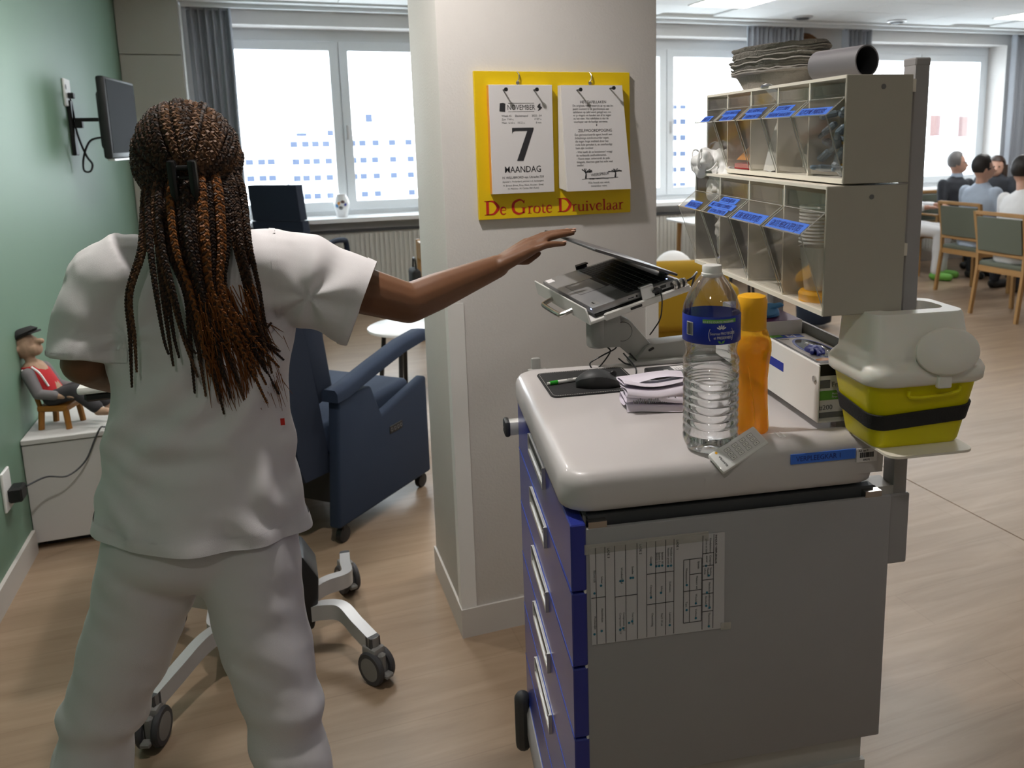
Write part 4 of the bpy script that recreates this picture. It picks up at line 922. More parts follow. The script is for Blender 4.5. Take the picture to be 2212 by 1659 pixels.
# combination lock in the lock slot, and cables
t = thing('cable_lock', 'chrome combination cable lock plugged into the laptop side', 'lock'); t.matrix_world = LM
obj('barrel', MB().cyl((.195, -.022, -.006), (.230, -.022, -.006), .0095, 18), 'steel', t)
for k in range(4):
    o = obj('dial', MB().lathe([(.0102, 0), (.0108, .001), (.0108, .005), (.0102, .006)], 12, mtx=Matrix.Translation((.198 + k * .0068, -.022, -.006)) @ Matrix.Rotation(PI / 2, 4, 'Y')), 'black' if k % 2 else 'steel', t, 10)
obj('neck', MB().cyl((.212, -.014, -.006), (.212, 0, -.006), .004, 10), 'steel', t)
obj('steel_cable', MB().tube(smooth_path([(.230, -.022, -.006), (.25, -.02, -.004), (.28, .01, -.006), (.30, .06, -.03), (.31, .12, -.09)], 6), .0028, 8), 'black', t)
t = thing('usb_cable', 'thin black cable hanging from the laptop side to the arm', 'cable'); t.matrix_world = LM
obj('plug', MB().rbox(.148, .168, -.024, 0, -.011, -.003, .002, 1), 'black', t); obj('wire', MB().tube(smooth_path([(.158, -.024, -.007), (.159, -.030, -.010), (.158, -.031, -.03), (.150, -.022, -.07), (.138, .0, -.10), (.134, .02, -.118)], 6), .0016, 6), 'black', t)
# ------------------------------------------------------------------ the nurse
nurse = thing('person', 'nurse in white tunic and trousers with long braids closing the laptop', 'person', (-.17, 1.74, 0))
NO = V((-.17, 1.74, 0))
def nl(mb): mb.v = [tuple(V(p) - NO) for p in mb.v]; return mb
YAW = math.radians(-11)
HC = V((-.136, 1.832, 1.572))
body = MB()
# torso core, neck, head with a face turned away to the trolley
body.loft([MB().ering(c, rx, ry, YAW) for c, rx, ry in (((-.175, 1.765, .80), .13, .09), ((-.17, 1.765, .90), .15, .10), ((-.165, 1.78, 1.05), .13, .09), ((-.15, 1.80, 1.25), .15, .095), ((-.14, 1.80, 1.35), .13, .08), ((-.133, 1.80, 1.41), .07, .06))])
body.limb((-.131, 1.805, 1.38), (-.135, 1.82, 1.50), .055, .052)
body.ball(HC + V((.004, .01, .0)), .1, .78, .95, 1.12, 20, 14)
fwd = V((.19, .98, 0)); rgt = V((.98, -.19, 0))
body.ball(HC + fwd * .05 + V((0, 0, -.05)), .07, .85, .95, .95, 16, 10)          # jaw
body.limb(HC + fwd * .102 + V((0, 0, .0)), HC + fwd * .118 + V((0, 0, -.03)), .010, .014, 8)  # nose
for s in (-1, 1):
    body.ball(HC + rgt * s * .078 + V((0, 0, -.015)), .02, .45, .9, 1.3, 10, 8)      # ears
    body.ball(HC + fwd * .094 + rgt * s * .032 + V((0, 0, .005)), .013, 1, .7, .8, 10, 8)   # eyes
body.limb(HC + fwd * .108 + rgt * -.02 + V((0, 0, -.056)), HC + fwd * .108 + rgt * .02 + V((0, 0, -.056)), .009, .009, 8)   # mouth
# right arm, reaching
EL, WR = V((.272, 1.768, 1.252)), V((.494, 1.842, 1.307))
body.limb((.03, 1.77, 1.355), (.16, 1.765, 1.296), .056, .052); body.limb((.16, 1.765, 1.296), EL, .052, .044); body.limb(EL, EL.lerp(WR, .3), .044, .042); body.limb(EL.lerp(WR, .3), WR, .042, .027)
KN = [V((.578, 1.886, 1.352)), V((.584, 1.867, 1.355)), V((.582, 1.848, 1.350)), V((.574, 1.831, 1.340))]
TP = [V((.684, 1.892, 1.3735)), V((.694, 1.868, 1.3755)), V((.684, 1.848, 1.3735)), V((.652, 1.822, 1.352))]
for k, (a, b_) in enumerate(zip(KN, TP)):
    wv = WR + V((.004, .012 - .009 * k, .004)); body.limb(wv, a, .019, .0125, 10)
    m1 = a.lerp(b_, .42) + V((0, 0, .006)); m2 = a.lerp(b_, .74) + V((0, 0, .004))
    body.limb(a, m1, .0105, .0092, 10, 3); body.limb(m1, m2, .0092, .0082, 10, 3); body.limb(m2, b_, .0082, .0068, 10, 3)
body.limb(WR + V((.01, .02, -.006)), (.545, 1.888, 1.312), .017, .0135, 10); body.limb((.545, 1.888, 1.312), (.582, 1.897, 1.306), .0125, .0105, 10, 3); body.limb((.582, 1.897, 1.306), (.612, 1.898, 1.322), .0105, .008, 10, 3)
# left arm, pushing the trolley
EL2, WR2 = V((-.355, 1.80, 1.185)), V((-.335, 2.055, 1.065))
body.limb((-.30, 1.825, 1.36), EL2, .054, .044); body.limb(EL2, EL2.lerp(WR2, .3), .044, .041); body.limb(EL2.lerp(WR2, .3), WR2, .041, .026)
for k in range(4):
    kn = WR2 + V((-.035 + .022 * k, .085, -.018)); body.limb(WR2 + V((-.012 + .008 * k, 0, 0)), kn, .018, .012, 10); body.limb(kn, kn + V((0, .04, -.006)), .0095, .009, 8, 3); body.limb(kn + V((0, .04, -.006)), kn + V((0, .062, -.026)), .009, .007, 8, 3)
body.limb(WR2 + V((.015, .01, 0)), WR2 + V((.045, .05, -.02)), .015, .011, 8); body.limb(WR2 + V((.045, .05, -.02)), WR2 + V((.05, .085, -.03)), .011, .008, 8)
# legs under the trousers, feet below
HL, KL, AL = V((-.25, 1.775, .80)), V((-.41, 1.755, .42)), V((-.455, 1.70, .10)); HR, KR, AR = V((-.10, 1.73, .79)), V((-.050, 1.64, .40)), V((-.012, 1.585, .10))
for h, k, a in ((HL, KL, AL), (HR, KR, AR)):
    body.limb(h, k, .08, .05); body.limb(k, a, .05, .035); body.limb(a + V((0, -.03, -.05)), a + V((.02, .13, -.068)), .036, .03)
obj('body', nl_mesh := remesh(nl(body), .0042, 3, 'body'), 'skin_dark', nurse)
nails = MB()
for b_ in TP: nails.ball(b_ + V((.001, -.001, .005)) - NO, .005, 1.2, .9, .45, 8, 6)
obj('fingernails', nails, 'skin_light', nurse)['kind'] = 'stuff'
# tunic
tu = MB()
tu.loft([MB().ering(c, rx, ry, YAW, 40, (-.11 * max(0, (1.0 - c[2]) / .16), 0)) for c, rx, ry in (((-.172, 1.757, .826), .206, .160), ((-.171, 1.758, .86), .203, .156), ((-.170, 1.76, .90), .198, .148), ((-.165, 1.768, .98), .186, .136), ((-.159, 1.777, 1.05), .177, .128), ((-.151, 1.788, 1.14), .175, .124), ((-.145, 1.798, 1.24), .182, .120), ((-.144, 1.802, 1.32), .184, .110), ((-.137, 1.803, 1.375), .165, .093), ((-.134, 1.804, 1.41), .115, .075), ((-.132, 1.806, 1.432), .072, .064))])
tu.limb((-.02, 1.778, 1.345), (.02, 1.772, 1.345), .085, .088)
SE = V((.176, 1.738, 1.262)); sd = (SE - V((-.02, 1.775, 1.345))).normalized()
tu.tube([V((-.06, 1.78, 1.335)), V((.02, 1.772, 1.335)), V((.09, 1.757, 1.308)), SE], [.095, .094, .090, .087], 28)
tu.limb((-.26, 1.82, 1.345), (-.30, 1.825, 1.335), .084, .082)
tu.tube([V((-.24, 1.815, 1.36)), V((-.30, 1.82, 1.325)), V((-.335, 1.807, 1.26)), V((-.350, 1.795, 1.192))], [.085, .083, .074, .070], 28)
def fold(p):
    w_ = p + NO
    d = .0085 * noise.noise(V((w_.x * 7 + w_.z * 3, w_.y * 7, w_.z * 10))) + .0045 * noise.noise(V((w_.x * 16 - w_.z * 12, w_.y * 12, w_.z * 9 + 5)))
    # cloth gathers at the waist: soft sloping creases
    k = math.exp(-((w_.z - .97) / .09) ** 2); d += k * .015 * math.sin(w_.z * 62 + 30 * w_.x + 7 * noise.noise(V((w_.x * 5, w_.y * 5, w_.z * 5)))) * (.35 + noise.noise(V((w_.x * 8, 3, w_.z * 8))))
    k2 = math.exp(-((w_.z - 1.10) / .10) ** 2); d += k2 * .0065 * math.sin(w_.z * 40 - 45 * w_.x + 6 * noise.noise(V((w_.x * 4, w_.y * 4, w_.z * 4 + 9))))
    # creases running from the reaching shoulder
    r_ = (V((w_.x, 0, w_.z)) - V((.03, 0, 1.33))).length; an = math.atan2(w_.z - 1.30, w_.x - .06); d += math.exp(-((r_ - .08) / .06) ** 2) * .0060 * math.sin(an * 6 + 5 * r_)
    r2 = (V((w_.x, 0, w_.z)) - V((-.30, 0, 1.30))).length; d += math.exp(-((r2 - .07) / .04) ** 2) * .0025 * math.sin(math.atan2(w_.z - 1.24, w_.x + .27) * 8)
    # hem flare
    if w_.z < .90: d += .006 * math.sin(w_.x * 46 + w_.y * 30) * (.90 - w_.z) / .06
    return d
tun = obj('tunic', remesh(nl(tu), .0058, 5, 'tunic', fold), 'uniform', nurse)
hem = MB(); n_ = 60
e0 = MB().ering((-.178, 1.757, .852), .2085, .1535, YAW, n_); e1 = MB().ering((-.176, 1.758, .874), .2075, .152, YAW, n_)
def sea(ct, ax_, r0, n=40, rr=.0012):
    ax_ = V(ax_).normalized(); a = ax_.orthogonal().normalized(); b_ = ax_.cross(a); return [V(ct) + (a * math.cos(2 * PI * k / n) + b_ * math.sin(2 * PI * k / n)) * r0 for k in range(n)]
def cut(src, co, no, pred):
    bm_ = bmesh.new(); bm_.from_mesh(src.data); fs_ = [f for f in bm_.faces if pred(f.calc_center_median() + NO)]
    g_ = set(fs_) | {e for f in fs_ for e in f.edges} | {v for f in fs_ for v in f.verts}
    bmesh.ops.bisect_plane(bm_, geom=list(g_), plane_co=V(co) - NO, plane_no=no, clear_outer=True); bm_.to_mesh(src.data); bm_.free(); src.data.update()
def hemz(c): return .826 - .12 * (c.x + .172) * .98
cut(tun, (-.172, 1.757, .838), (-.1176, 0, -1), lambda c: c.z < .95)
cut(tun, SE - sd * .007, sd, lambda c: c.x > .05 and c.z > 1.12)
def band(src, pred, off, name, m, parent):
    me = src.data; keep = [p for p in me.polygons if pred(p.center + NO)]; ids = {}; vs = []; fs = []
    for p in keep:
        f = []
        for vi in p.vertices:
            if vi not in ids: ids[vi] = len(vs); v = me.vertices[vi]; vs.append(tuple(v.co + v.normal * off))
            f.append(ids[vi])
        fs.append(f)
    q = MB(); q.v = vs; q.f = fs; return obj(name, q, m, parent, 60)
band(tun, lambda c: c.z < hemz(c) + .036, .0024, 'hem_band', 'uniform', tun)
band(tun, lambda c: c.x > .05 and -.026 < (c - SE).dot(sd) < -.002, .0018, 'sleeve_hem', 'uniform', tun)
band(tun, lambda c: c.x < -.27 and 1.193 < c.z < 1.218, .0018, 'sleeve_hem', 'uniform', tun)
band(tun, lambda c: abs(c.x - (.006 - .25 * (1.40 - c.z) * 0)) < .0045 and c.y < 1.775 and c.z > 1.25, .0014, 'armhole_seam', 'uniform', tun)
# seams: yoke seam down the back of the shoulder, sleeve hems, side pocket tag
obj('care_tag', MB().box(-.004, .004, -.001, .001, -.007, .007), 'ink_red', tun, loc=V((-.004, 1.684, 1.05)) - NO, rz=YAW)
# trousers
tr = MB()
tr.ball((-.175, 1.755, .82), .16, 1.14, .86, .80, 28, 16)
def leg(h, k, a, r0, r1, r2):
    P_ = smooth_path([h + V((0, 0, .03)), h.lerp(k, .5), k, k.lerp(a, .5), a + V((0, 0, -.015))], 5); n = len(P_) - 1
    tr.tube(P_, [r0 + (r1 - r0) * min(1, i / n * 2) ** .9 + (r2 - r1) * max(0, i / n * 2 - 1) for i in range(n + 1)], 28)
leg(HL, KL, AL, .112, .074, .070); leg(HR, KR, AR, .112, .072, .070)
def fold2(p):
    w_ = p + NO
    return .009 * noise.noise(V((w_.x * 9 + w_.z * 3, w_.y * 8, w_.z * 7))) + .006 * noise.noise(V((w_.x * 14 + w_.z * 16, w_.y * 10, w_.z * 12))) + (.005 * math.sin(w_.z * 60 + w_.x * 18) * math.exp(-((w_.z - .44) / .07) ** 2))
obj('trousers', remesh(nl(tr), .0075, 5, 'trousers', fold2), 'uniform', nurse)
for a in (AL, AR):
    obj('shoe', nl(MB().limb(a + V((0, -.035, -.052)), a + V((.02, .14, -.060)), .046, .042)), 'white_gloss', nurse)
# hair: dark cap, three-strand braids, claw clip
mat('braid_dark', (.014, .008, .006), .6, spec=.3); mat('braid_mid', (.042, .021, .011), .6, spec=.3); mat('braid_light', (.10, .050, .024), .6, spec=.3); mat('braid_copper', (.16, .056, .012), .6, spec=.3)
HR3 = V((.091, .100, .104))
def onhead(d, k=1.0): d = d.normalized(); return HC + V((d.x * HR3.x, d.y * HR3.y, d.z * HR3.z)) * k
cap = MB().ball(HC, 1, HR3.x * .97, HR3.y * .97, HR3.z * .97, 28, 18).loft([MB().ering(HC + V((.0, -.02, -.07)), .088, .085), MB().ering(HC + V((.002, -.028, -.11)), .080, .070), MB().ering(HC + V((.004, -.035, -.16)), .078, .045)])
hair = obj('hair', nl(cap), 'braid_dark', nurse, 60)
def plait(path, amp=.0034, r=.0028, period=.0155, hint=None, taper=0):
    P_ = [V(p) for p in path]; L = [0]
    for a, b_ in zip(P_[:-1], P_[1:]): L.append(L[-1] + (b_ - a).length)
    tot = L[-1]; n = max(6, int(tot / .0026)); S = []; j = 0
    for i in range(n + 1):
        s = tot * i / n
        while j < len(L) - 2 and L[j + 1] < s: j += 1
        S.append(P_[j].lerp(P_[j + 1], (s - L[j]) / max(1e-9, L[j + 1] - L[j])))
    q = MB(); w0 = 2 * PI / period
    fr_ = []
    for i in range(n + 1):
        t = (S[min(i + 1, n)] - S[max(i - 1, 0)]).normalized(); out = (hint(S[i]) if hint else V((-.19, -.98, 0))); out = (out - t * out.dot(t)).normalized(); fr_.append((t.cross(out), out))
    ph0 = random.random() * 6
    for k in range(3):
        nf0 = len(q.f); pts = []; rr = []
        for i in range(n + 1):
            s = tot * i / n; ph = w0 * s + 2 * PI * k / 3 + ph0; f = 1 - taper * (i / n) ** 2; a_, o_ = fr_[i]
            pts.append(S[i] + a_ * (amp * f * math.sin(ph)) + o_ * (amp * .55 * f * math.sin(2 * ph))); rr.append(r * f)
        q.tube(pts, rr, 5); q.sidx = getattr(q, 'sidx', []) + [k] * (len(q.f) - nf0)
    return q
random.seed(21)
CLIP = V((-.135, 1.722, 1.530)); outw = lambda p: (p - HC).normalized()
TONES = {'braid_dark': ('braid_dark', 'braid_dark', 'braid_mid'), 'braid_mid': ('braid_dark', 'braid_mid', 'braid_mid'), 'braid_light': ('braid_mid', 'braid_light', 'braid_light'), 'braid_copper': ('braid_mid', 'braid_copper', 'braid_copper')}  # strand tones: mixed hair colour plus painted shading of the crossings
def braid(path, m, **kw):
    q = nl(plait(path, **kw)); me = mesh_of(q, 'braid', 60)
    for n_ in TONES[m]: me.materials.append(M(n_))
    me.polygons.foreach_set('material_index', q.sidx[:len(me.polygons)] if len(q.sidx) >= len(me.polygons) else [0] * len(me.polygons))
    obj('braid', me, None, hair)
back = V((-.19, -.98, 0)); side = V((.98, -.19, 0)); up = V((0, 0, 1))
cd_ = (CLIP - HC).normalized()
NB = 30
for i in range(NB):
    th_ = math.radians(-118 + 236 * i / (NB - 1))
    st_ = (side * math.sin(th_) + up * math.cos(th_) + back * -.10).normalized()
    path = []; lift = 1.02 + random.uniform(0, .05); sag = .10 * abs(math.sin(th_)) * (1 if abs(th_) > .6 else .3)
    for k in range(15):
        s = k / 14; d = (st_ * (1 - s) + cd_ * s + up * (-sag * math.sin(PI * s)) + side * (.05 * math.sin(PI * s) * math.sin(i * 2.1))).normalized()
        path.append(onhead(d, lift + .05 * math.sin(PI * s)))
    braid(smooth_path(path, 3), random.choice(('braid_dark', 'braid_dark', 'braid_mid', 'braid_mid', 'braid_light')), hint=outw, amp=.0050, r=.0041, period=.021)
for i in range(14):   # a second layer that starts higher on the crown
    th_ = math.radians(-80 + 160 * i / 13)
    st_ = (side * math.sin(th_) * .75 + up * math.cos(th_) + back * .45).normalized(); path = []
    for k in range(11):
        s = k / 10; d = (st_ * (1 - s) + cd_ * s + up * (-.06 * math.sin(PI * s)) + side * (.06 * math.sin(PI * s) * math.sin(i * 1.3))).normalized(); path.append(onhead(d, 1.09 + .04 * math.sin(PI * s)))
    braid(smooth_path(path, 3), random.choice(('braid_mid', 'braid_light', 'braid_dark')), hint=outw, amp=.0052, r=.0043, period=.021)
# hanging braids
def backy(x, z):   # surface of the tunic back
    return 1.664 + .10 * (x + .15) ** 2 / .04 - .012 * (z < 1.0) + (.02 * (z - 1.28) / .12 if z > 1.28 else 0)
for i in range(38):
    f = i / 37; x0 = -.212 + .172 * f + random.uniform(-.006, .006); lay = random.random()
    y0 = 1.745 - .045 * math.sin(PI * min(max(f, .05), .95)) - .02 * lay
    if i < 2: xe, ze = (-.262, 1.15)[0] + .012 * i, 1.155 + .03 * i
    elif i < 7: xe, ze = -.19 + .012 * (i - 2) + random.uniform(-.01, .01), 1.19 + random.uniform(-.02, .05)
    elif i < 31: xe, ze = -.135 + .145 * (i - 7) / 24 + random.uniform(-.02, .02), 1.115 + random.uniform(-.03, .09)
    else: xe, ze = -.03 + .025 * (i - 31) / 7, 1.16 + random.uniform(-.02, .12)
    gather = (-.11 - (x0 + .11) * -.55) if 7 <= i < 31 else None
    xm = x0 * .6 + (-.105 if 7 <= i < 31 else xe) * .4 if i >= 2 else x0 - .035
    lift = .004 + .022 * lay
    path = [(x0 * .8 - .026, y0 + .06, 1.555), (x0 * .95 - .006, y0 + .022, 1.52), (x0, y0, 1.48), (x0 * .8 + xm * .2, min(y0 - .01, 1.70) - lift, 1.41), (xm, backy(xm, 1.33) - lift - .008, 1.33), (xm * .6 + xe * .4, backy(xm, 1.25) - lift, 1.25), (xe, backy(xe, ze) - lift * .8 - .010, ze)]
    m = 'braid_copper' if (9 <= i < 29 and random.random() < .55) else random.choice(('braid_dark', 'braid_mid', 'braid_light'))
    braid(smooth_path(path, 6), m, taper=.7, amp=.0044, r=.0036, period=.019)
# loose copper ends
ls = MB()
for i in range(200):
    f = random.random(); x1 = -.135 + .10 * f; xe = -.12 + .125 * f + random.uniform(-.02, .02); z1 = 1.31 + random.uniform(-.10, .03); ze = 1.125 - .03 * f + random.uniform(-.03, .13)
    y = backy(x1, z1) - .026 - .014 * random.random()
    ls.tube(smooth_path([(x1, y, z1), (x1 * .5 + xe * .5 + random.uniform(-.008, .008), backy(xe, z1) - .02, (z1 + ze) / 2), (xe, backy(xe, ze) - .020, ze)], 4), [.0011] * 4 + [.001] * 3 + [.0007, .0003], 4)
o = obj('loose_hair_ends', nl(ls), 'braid_copper', hair, 60); o['kind'] = 'stuff'
cl = MB(); cm = Matrix.Translation(CLIP - NO) @ Matrix.Rotation(YAW, 4, 'Z') @ Matrix.Rotation(math.radians(8), 4, 'X')
for s in (-1, 1):
    cl.rbox(-.008 + s * .018, .008 + s * .018, -.030, -.012, -.05, .045, .005, 2, mtx=cm)
    for k in range(5): cl.tube([cm @ V((s * .018, -.016, -.045 + .02 * k)), cm @ V((s * .012, .006, -.048 + .02 * k)), cm @ V((s * .003, .016, -.05 + .02 * k))], [.0035, .003, .0015], 6)
cl.cyl(cm @ V((-.016, -.018, .03)), cm @ V((.016, -.018, .03)), .005, 10); cl.cyl(cm @ V((-.016, -.018, .012)), cm @ V((.016, -.018, .012)), .004, 10)
obj('claw_clip', cl, mat('clip_black', (.01, .01, .011), .2), nurse)
# ------------------------------------------------------------------ calendar on the pillar
def ribbon(pts, ws, z0=0, z1=.001):
    q = MB(); P_ = [V((x, y, 0)) for x, y in pts]; n = len(P_); L_ = []; R2 = []
    for i, p in enumerate(P_):
        t = (P_[min(i + 1, n - 1)] - P_[max(i - 1, 0)]).normalized(); nn = V((-t.y, t.x, 0)); w_ = ws[i] if isinstance(ws, (list, tuple)) else ws
        L_.append(p + nn * w_ / 2); R2.append(p - nn * w_ / 2)
    vs = [(*v[:2], z) for z in (z0, z1) for v in L_ + R2]; m = 2 * n; fs = []
    for i in range(n - 1): fs += [(m + i, m + n + i, m + n + i + 1, m + i + 1), (i, i + 1, n + i + 1, n + i), (i, m + i, m + i + 1, i + 1), (n + i, n + i + 1, m + n + i + 1, m + n + i)]
    fs += [(0, n, m + n, m), (n - 1, m + n - 1, m + 2 * n - 1, 2 * n - 1)]
    return q.add(vs, fs)
def sm(pts, n=6): return [(p.x, p.y) for p in smooth_path([(x, y, 0) for x, y in pts], n)]
def arcw(pts, thin, thick, n=6):
    P_ = sm(pts, n); m = len(P_); return P_, [thin + (thick - thin) * math.sin(PI * i / (m - 1)) ** 1.2 for i in range(m)]
GL = {
 'D': (.72, [([(.14, 0), (.14, .7)], .10), ([(.0, .012), (.28, .012)], .026), ([(.0, .688), (.28, .688)], .026), arcw([(.14, .688), (.42, .66), (.62, .42), (.60, .25), (.42, .05), (.14, .012)], .028, .115)]),
 'e': (.44, [([(.07, .27), (.36, .27)], .026), arcw([(.365, .27), (.33, .42), (.2, .475), (.08, .38), (.05, .22), (.11, .06), (.23, .01), (.37, .09)], .026, .085)]),
 'G': (.76, [arcw([(.58, .55), (.50, .67), (.34, .70), (.12, .58), (.055, .35), (.12, .12), (.32, .005), (.52, .05), (.57, .12)], .028, .105), ([(.57, .03), (.57, .30)], .09), ([(.46, .30), (.70, .30)], .026), ([(.585, .52), (.60, .69)], .03)]),
 'r': (.36, [([(.11, 0), (.11, .46)], .075), ([(.0, .011), (.24, .011)], .024), ([(.02, .44), (.11, .46)], .03), arcw([(.13, .32), (.18, .43), (.26, .465), (.33, .43)], .03, .06)]),
 'o': (.48, [arcw([(.23, .01), (.07, .10), (.05, .25), (.11, .42), (.23, .465)], .026, .085), arcw([(.23, .465), (.38, .38), (.41, .23), (.35, .06), (.23, .01)], .026, .085)]),
 't': (.33, [([(.13, .60), (.13, .10), (.17, .025), (.25, .015), (.31, .05)], [.03, .075, .075, .05, .025]), ([(.02, .45), (.29, .45)], .026)]),
 'u': (.52, [([(.1, .46), (.1, .14), (.15, .035), (.24, .015), (.33, .05), (.37, .12)], [.075, .075, .06, .045, .035, .03]), ([(.39, .46), (.39, .0)], .075), ([(.01, .449), (.1, .449)], .024), ([(.30, .449), (.39, .449)], .024), ([(.39, .011), (.49, .011)], .024)]),
 'i': (.25, [([(.12, 0), (.12, .46)], .075), ([(.0, .011), (.24, .011)], .024), ([(.02, .44), (.12, .455)], .03), ([(.12, .58), (.12, .67)], .085)]),
 'v': (.46, [([(.07, .46), (.235, .01)], .08), ([(.225, .01), (.39, .46)], .035), ([(.0, .449), (.16, .449)], .024), ([(.31, .449), (.46, .449)], .024)]),
 'l': (.25, [([(.12, 0), (.12, .74)], .075), ([(.0, .011), (.24, .011)], .024), ([(.02, .72), (.12, .735)], .03)]),
 'a': (.42, [([(.07, .36), (.12, .45), (.2, .465), (.27, .43), (.29, .33), (.29, .10), (.32, .025), (.40, .03)], [.06, .04, .03, .05, .075, .075, .05, .02]), arcw([(.29, .28), (.15, .23), (.06, .14), (.09, .03), (.18, .015), (.29, .10)], .026, .07)]),
}
def serif(text, size, capscale=1.0):
    q = MB(); x = 0
    for ch in text:
        if ch == ' ': x += .30 * size; continue
        s = size * (capscale if ch.isupper() else 1); adv, strokes = GL[ch]
        for pts, ws in strokes:
            wl = [w_ * s for w_ in ws] if isinstance(ws, (list, tuple)) else ws * s
            r_ = ribbon([(x + a * s, b_ * s) for a, b_ in pts], wl, 0, .0005); q.add(r_.v, r_.f)
        x += adv * s
    return q, x
cal = thing('wall_calendar', 'yellow wall calendar board with two tear-off paper pads on the pillar', 'calendar', (.843, 2.424, 1.36))
obj('board', MB().rbox(-.249, .247, -.016, -.002, 0, .434, .001, 1), 'board_yellow', cal)
for g_ in GL: GL[g_] = (GL[g_][0], [(p_, [x_ * 1.3 for x_ in w_] if isinstance(w_, (list, tuple)) else w_ * 1.3) for p_, w_ in GL[g_][1]])
q, wt = serif('De Grote Druivelaar', .046, 1.30); sc_ = .455 / wt
q.v = [(x * sc_, y, z) for x, y, z in q.v]
obj('red_lettering', q, 'ink_red', cal, 0, mtx=frame((-.232, -.0162, .014), (1, 0, -.006), (0, 0, 1)))
for x in (-.117, .113): obj('hook', MB().tube(smooth_path([(x, -.016, .432), (x + .003, -.022, .425), (x + .002, -.024, .412), (x - .003, -.022, .405)], 5), .002, 6).lathe([(.0055, 0), (.0055, .002)], 12, mtx=Matrix.Translation((x, -.0165, .401)) @ Matrix.Rotation(PI / 2, 4, 'X')), 'steel', cal)
FX = lambda x, z, y: frame((x, y, z), (1, 0, 0), (0, 0, 1))
# left pad
pl = obj('date_pad', MB().rbox(-.212, -.017, -.039, -.016, .077, .394, .0008, 1), 'paper', cal)
obj('pad_edge', MB().box(-.2125, -.212, -.038, -.0165, .078, .393), 'print_orange', pl)
pgs = MB()
for k in range(7): pgs.box(-.2123, -.2119, -.037 + .003 * k, -.0355 + .003 * k, .078, .393)
obj('page_edges', pgs, 'paper_edge', pl)
yf = -.0392
lettering('NOVEMBER', .021, 'ink', pl, FX(-.115, .322, yf), 'CENTER', .80)
for (s, x, z, sz, al) in (('Week 45', -.176, .302, .0085, 'LEFT'), ('Slachtmaand', -.115, .302, .0085, 'CENTER'), ('2022 - 54', -.052, .302, .0085, 'RIGHT'), ('Zon  7.44 u.', -.176, .292, .008, 'LEFT'), ('17.07 u.', -.052, .292, .008, 'RIGHT'), ('Maan  6.16 u.   18.52 u.', -.176, .282, .008, 'LEFT'), ('8 nov.', -.052, .282, .008, 'RIGHT'),
                          ('H. WILLIBRORD van Utrecht 739', -.115, .121, .0098, 'CENTER'), ('Apostel v. Nederland, patroon v.d. herbergiers', -.115, .110, .0072, 'CENTER'), ('H. Ernest (Ernst, Erny, Nest, Nesten - Erna)', -.115, .0985, .0075, 'CENTER'), ('H. Melvina - H. Carina 360 (Kato)', -.115, .089, .0075, 'CENTER')):
    lettering(s, sz, 'ink' if 'WILL' in s or 'Slacht' in s else 'ink_grey', pl, FX(x, z, yf), al, .95)
lettering('MAANDAG', .0265, 'ink', pl, FX(-.115, .139, yf), 'CENTER', .86, bold=.00025)
sv = [(-.0335, .048), (-.0335, .0305), (-.030, .0365), (-.024, .0385), (.0135, .0385), (-.021, -.049), (-.0005, -.049), (.0335, .043), (.0335, .048)]
obj('day_number', MB().prism(sv, 0, .0004), 'ink', pl, 0, mtx=frame((-.112, yf, .222), (1, 0, 0), (0, 0, 1)))
obj('rule', MB().box(-.155, -.075, yf - .0002, yf + .0002, .3405, .3415).box(-.155, -.075, yf - .0002, yf + .0002, .3165, .3175), 'ink', pl)
em = MB().prism([(-.182, .318), (-.165, .316), (-.163, .340), (-.170, .342), (-.180, .341)], 0, .0004).prism([(-.064, .318), (-.060, .326), (-.066, .33), (-.061, .338), (-.055, .341), (-.056, .333), (-.050, .328), (-.057, .322)], 0, .0004)
em2 = obj('small_emblems', em, 'ink', pl, 0, mtx=frame((0, yf, 0), (1, 0, 0), (0, 0, 1)))
em2['kind'] = 'stuff'
# right pad, fanned slightly outward at the bottom
def slab(x0, x1, xb0, xb1, z0, z1, y0, yt, yb):
    vs = [(xb0, y0, z0), (xb1, y0, z0), (x1, y0, z1), (x0, y0, z1), (xb0, yb, z0), (xb1, yb, z0), (x1, yt, z1), (x0, yt, z1)]
    return MB().add(vs, [(0, 1, 2, 3), (4, 7, 6, 5), (0, 4, 5, 1), (1, 5, 6, 2), (2, 6, 7, 3), (3, 7, 4, 0)])
pr2 = obj('saying_pad', slab(.012, .212, .020, .232, .077, .394, -.016, -.036, -.056), 'paper', cal)
pg2 = MB()
for k in range(8): pg2.add(slab(.0115 - .0005 * k, .2, .0195 - .002 * k, .2, .079 + .001 * k, .393, -.018 - .0012 * (7 - k), -.0172 - .0012 * (7 - k) - .001, -.020 - .0035 * (7 - k)).v, [(0, 1, 2, 3), (4, 7, 6, 5), (0, 4, 5, 1), (1, 5, 6, 2), (2, 6, 7, 3), (3, 7, 4, 0)])
obj('page_edges', pg2, 'paper_edge', pr2)
def F2(z, x): s = (z - .077) / .317; return frame((x + .008 * (1 - s) + .004 * (1 - s), -.056 + .02 * s - .0003, z), (1, 0, -.0), (-.02, .063, 1))
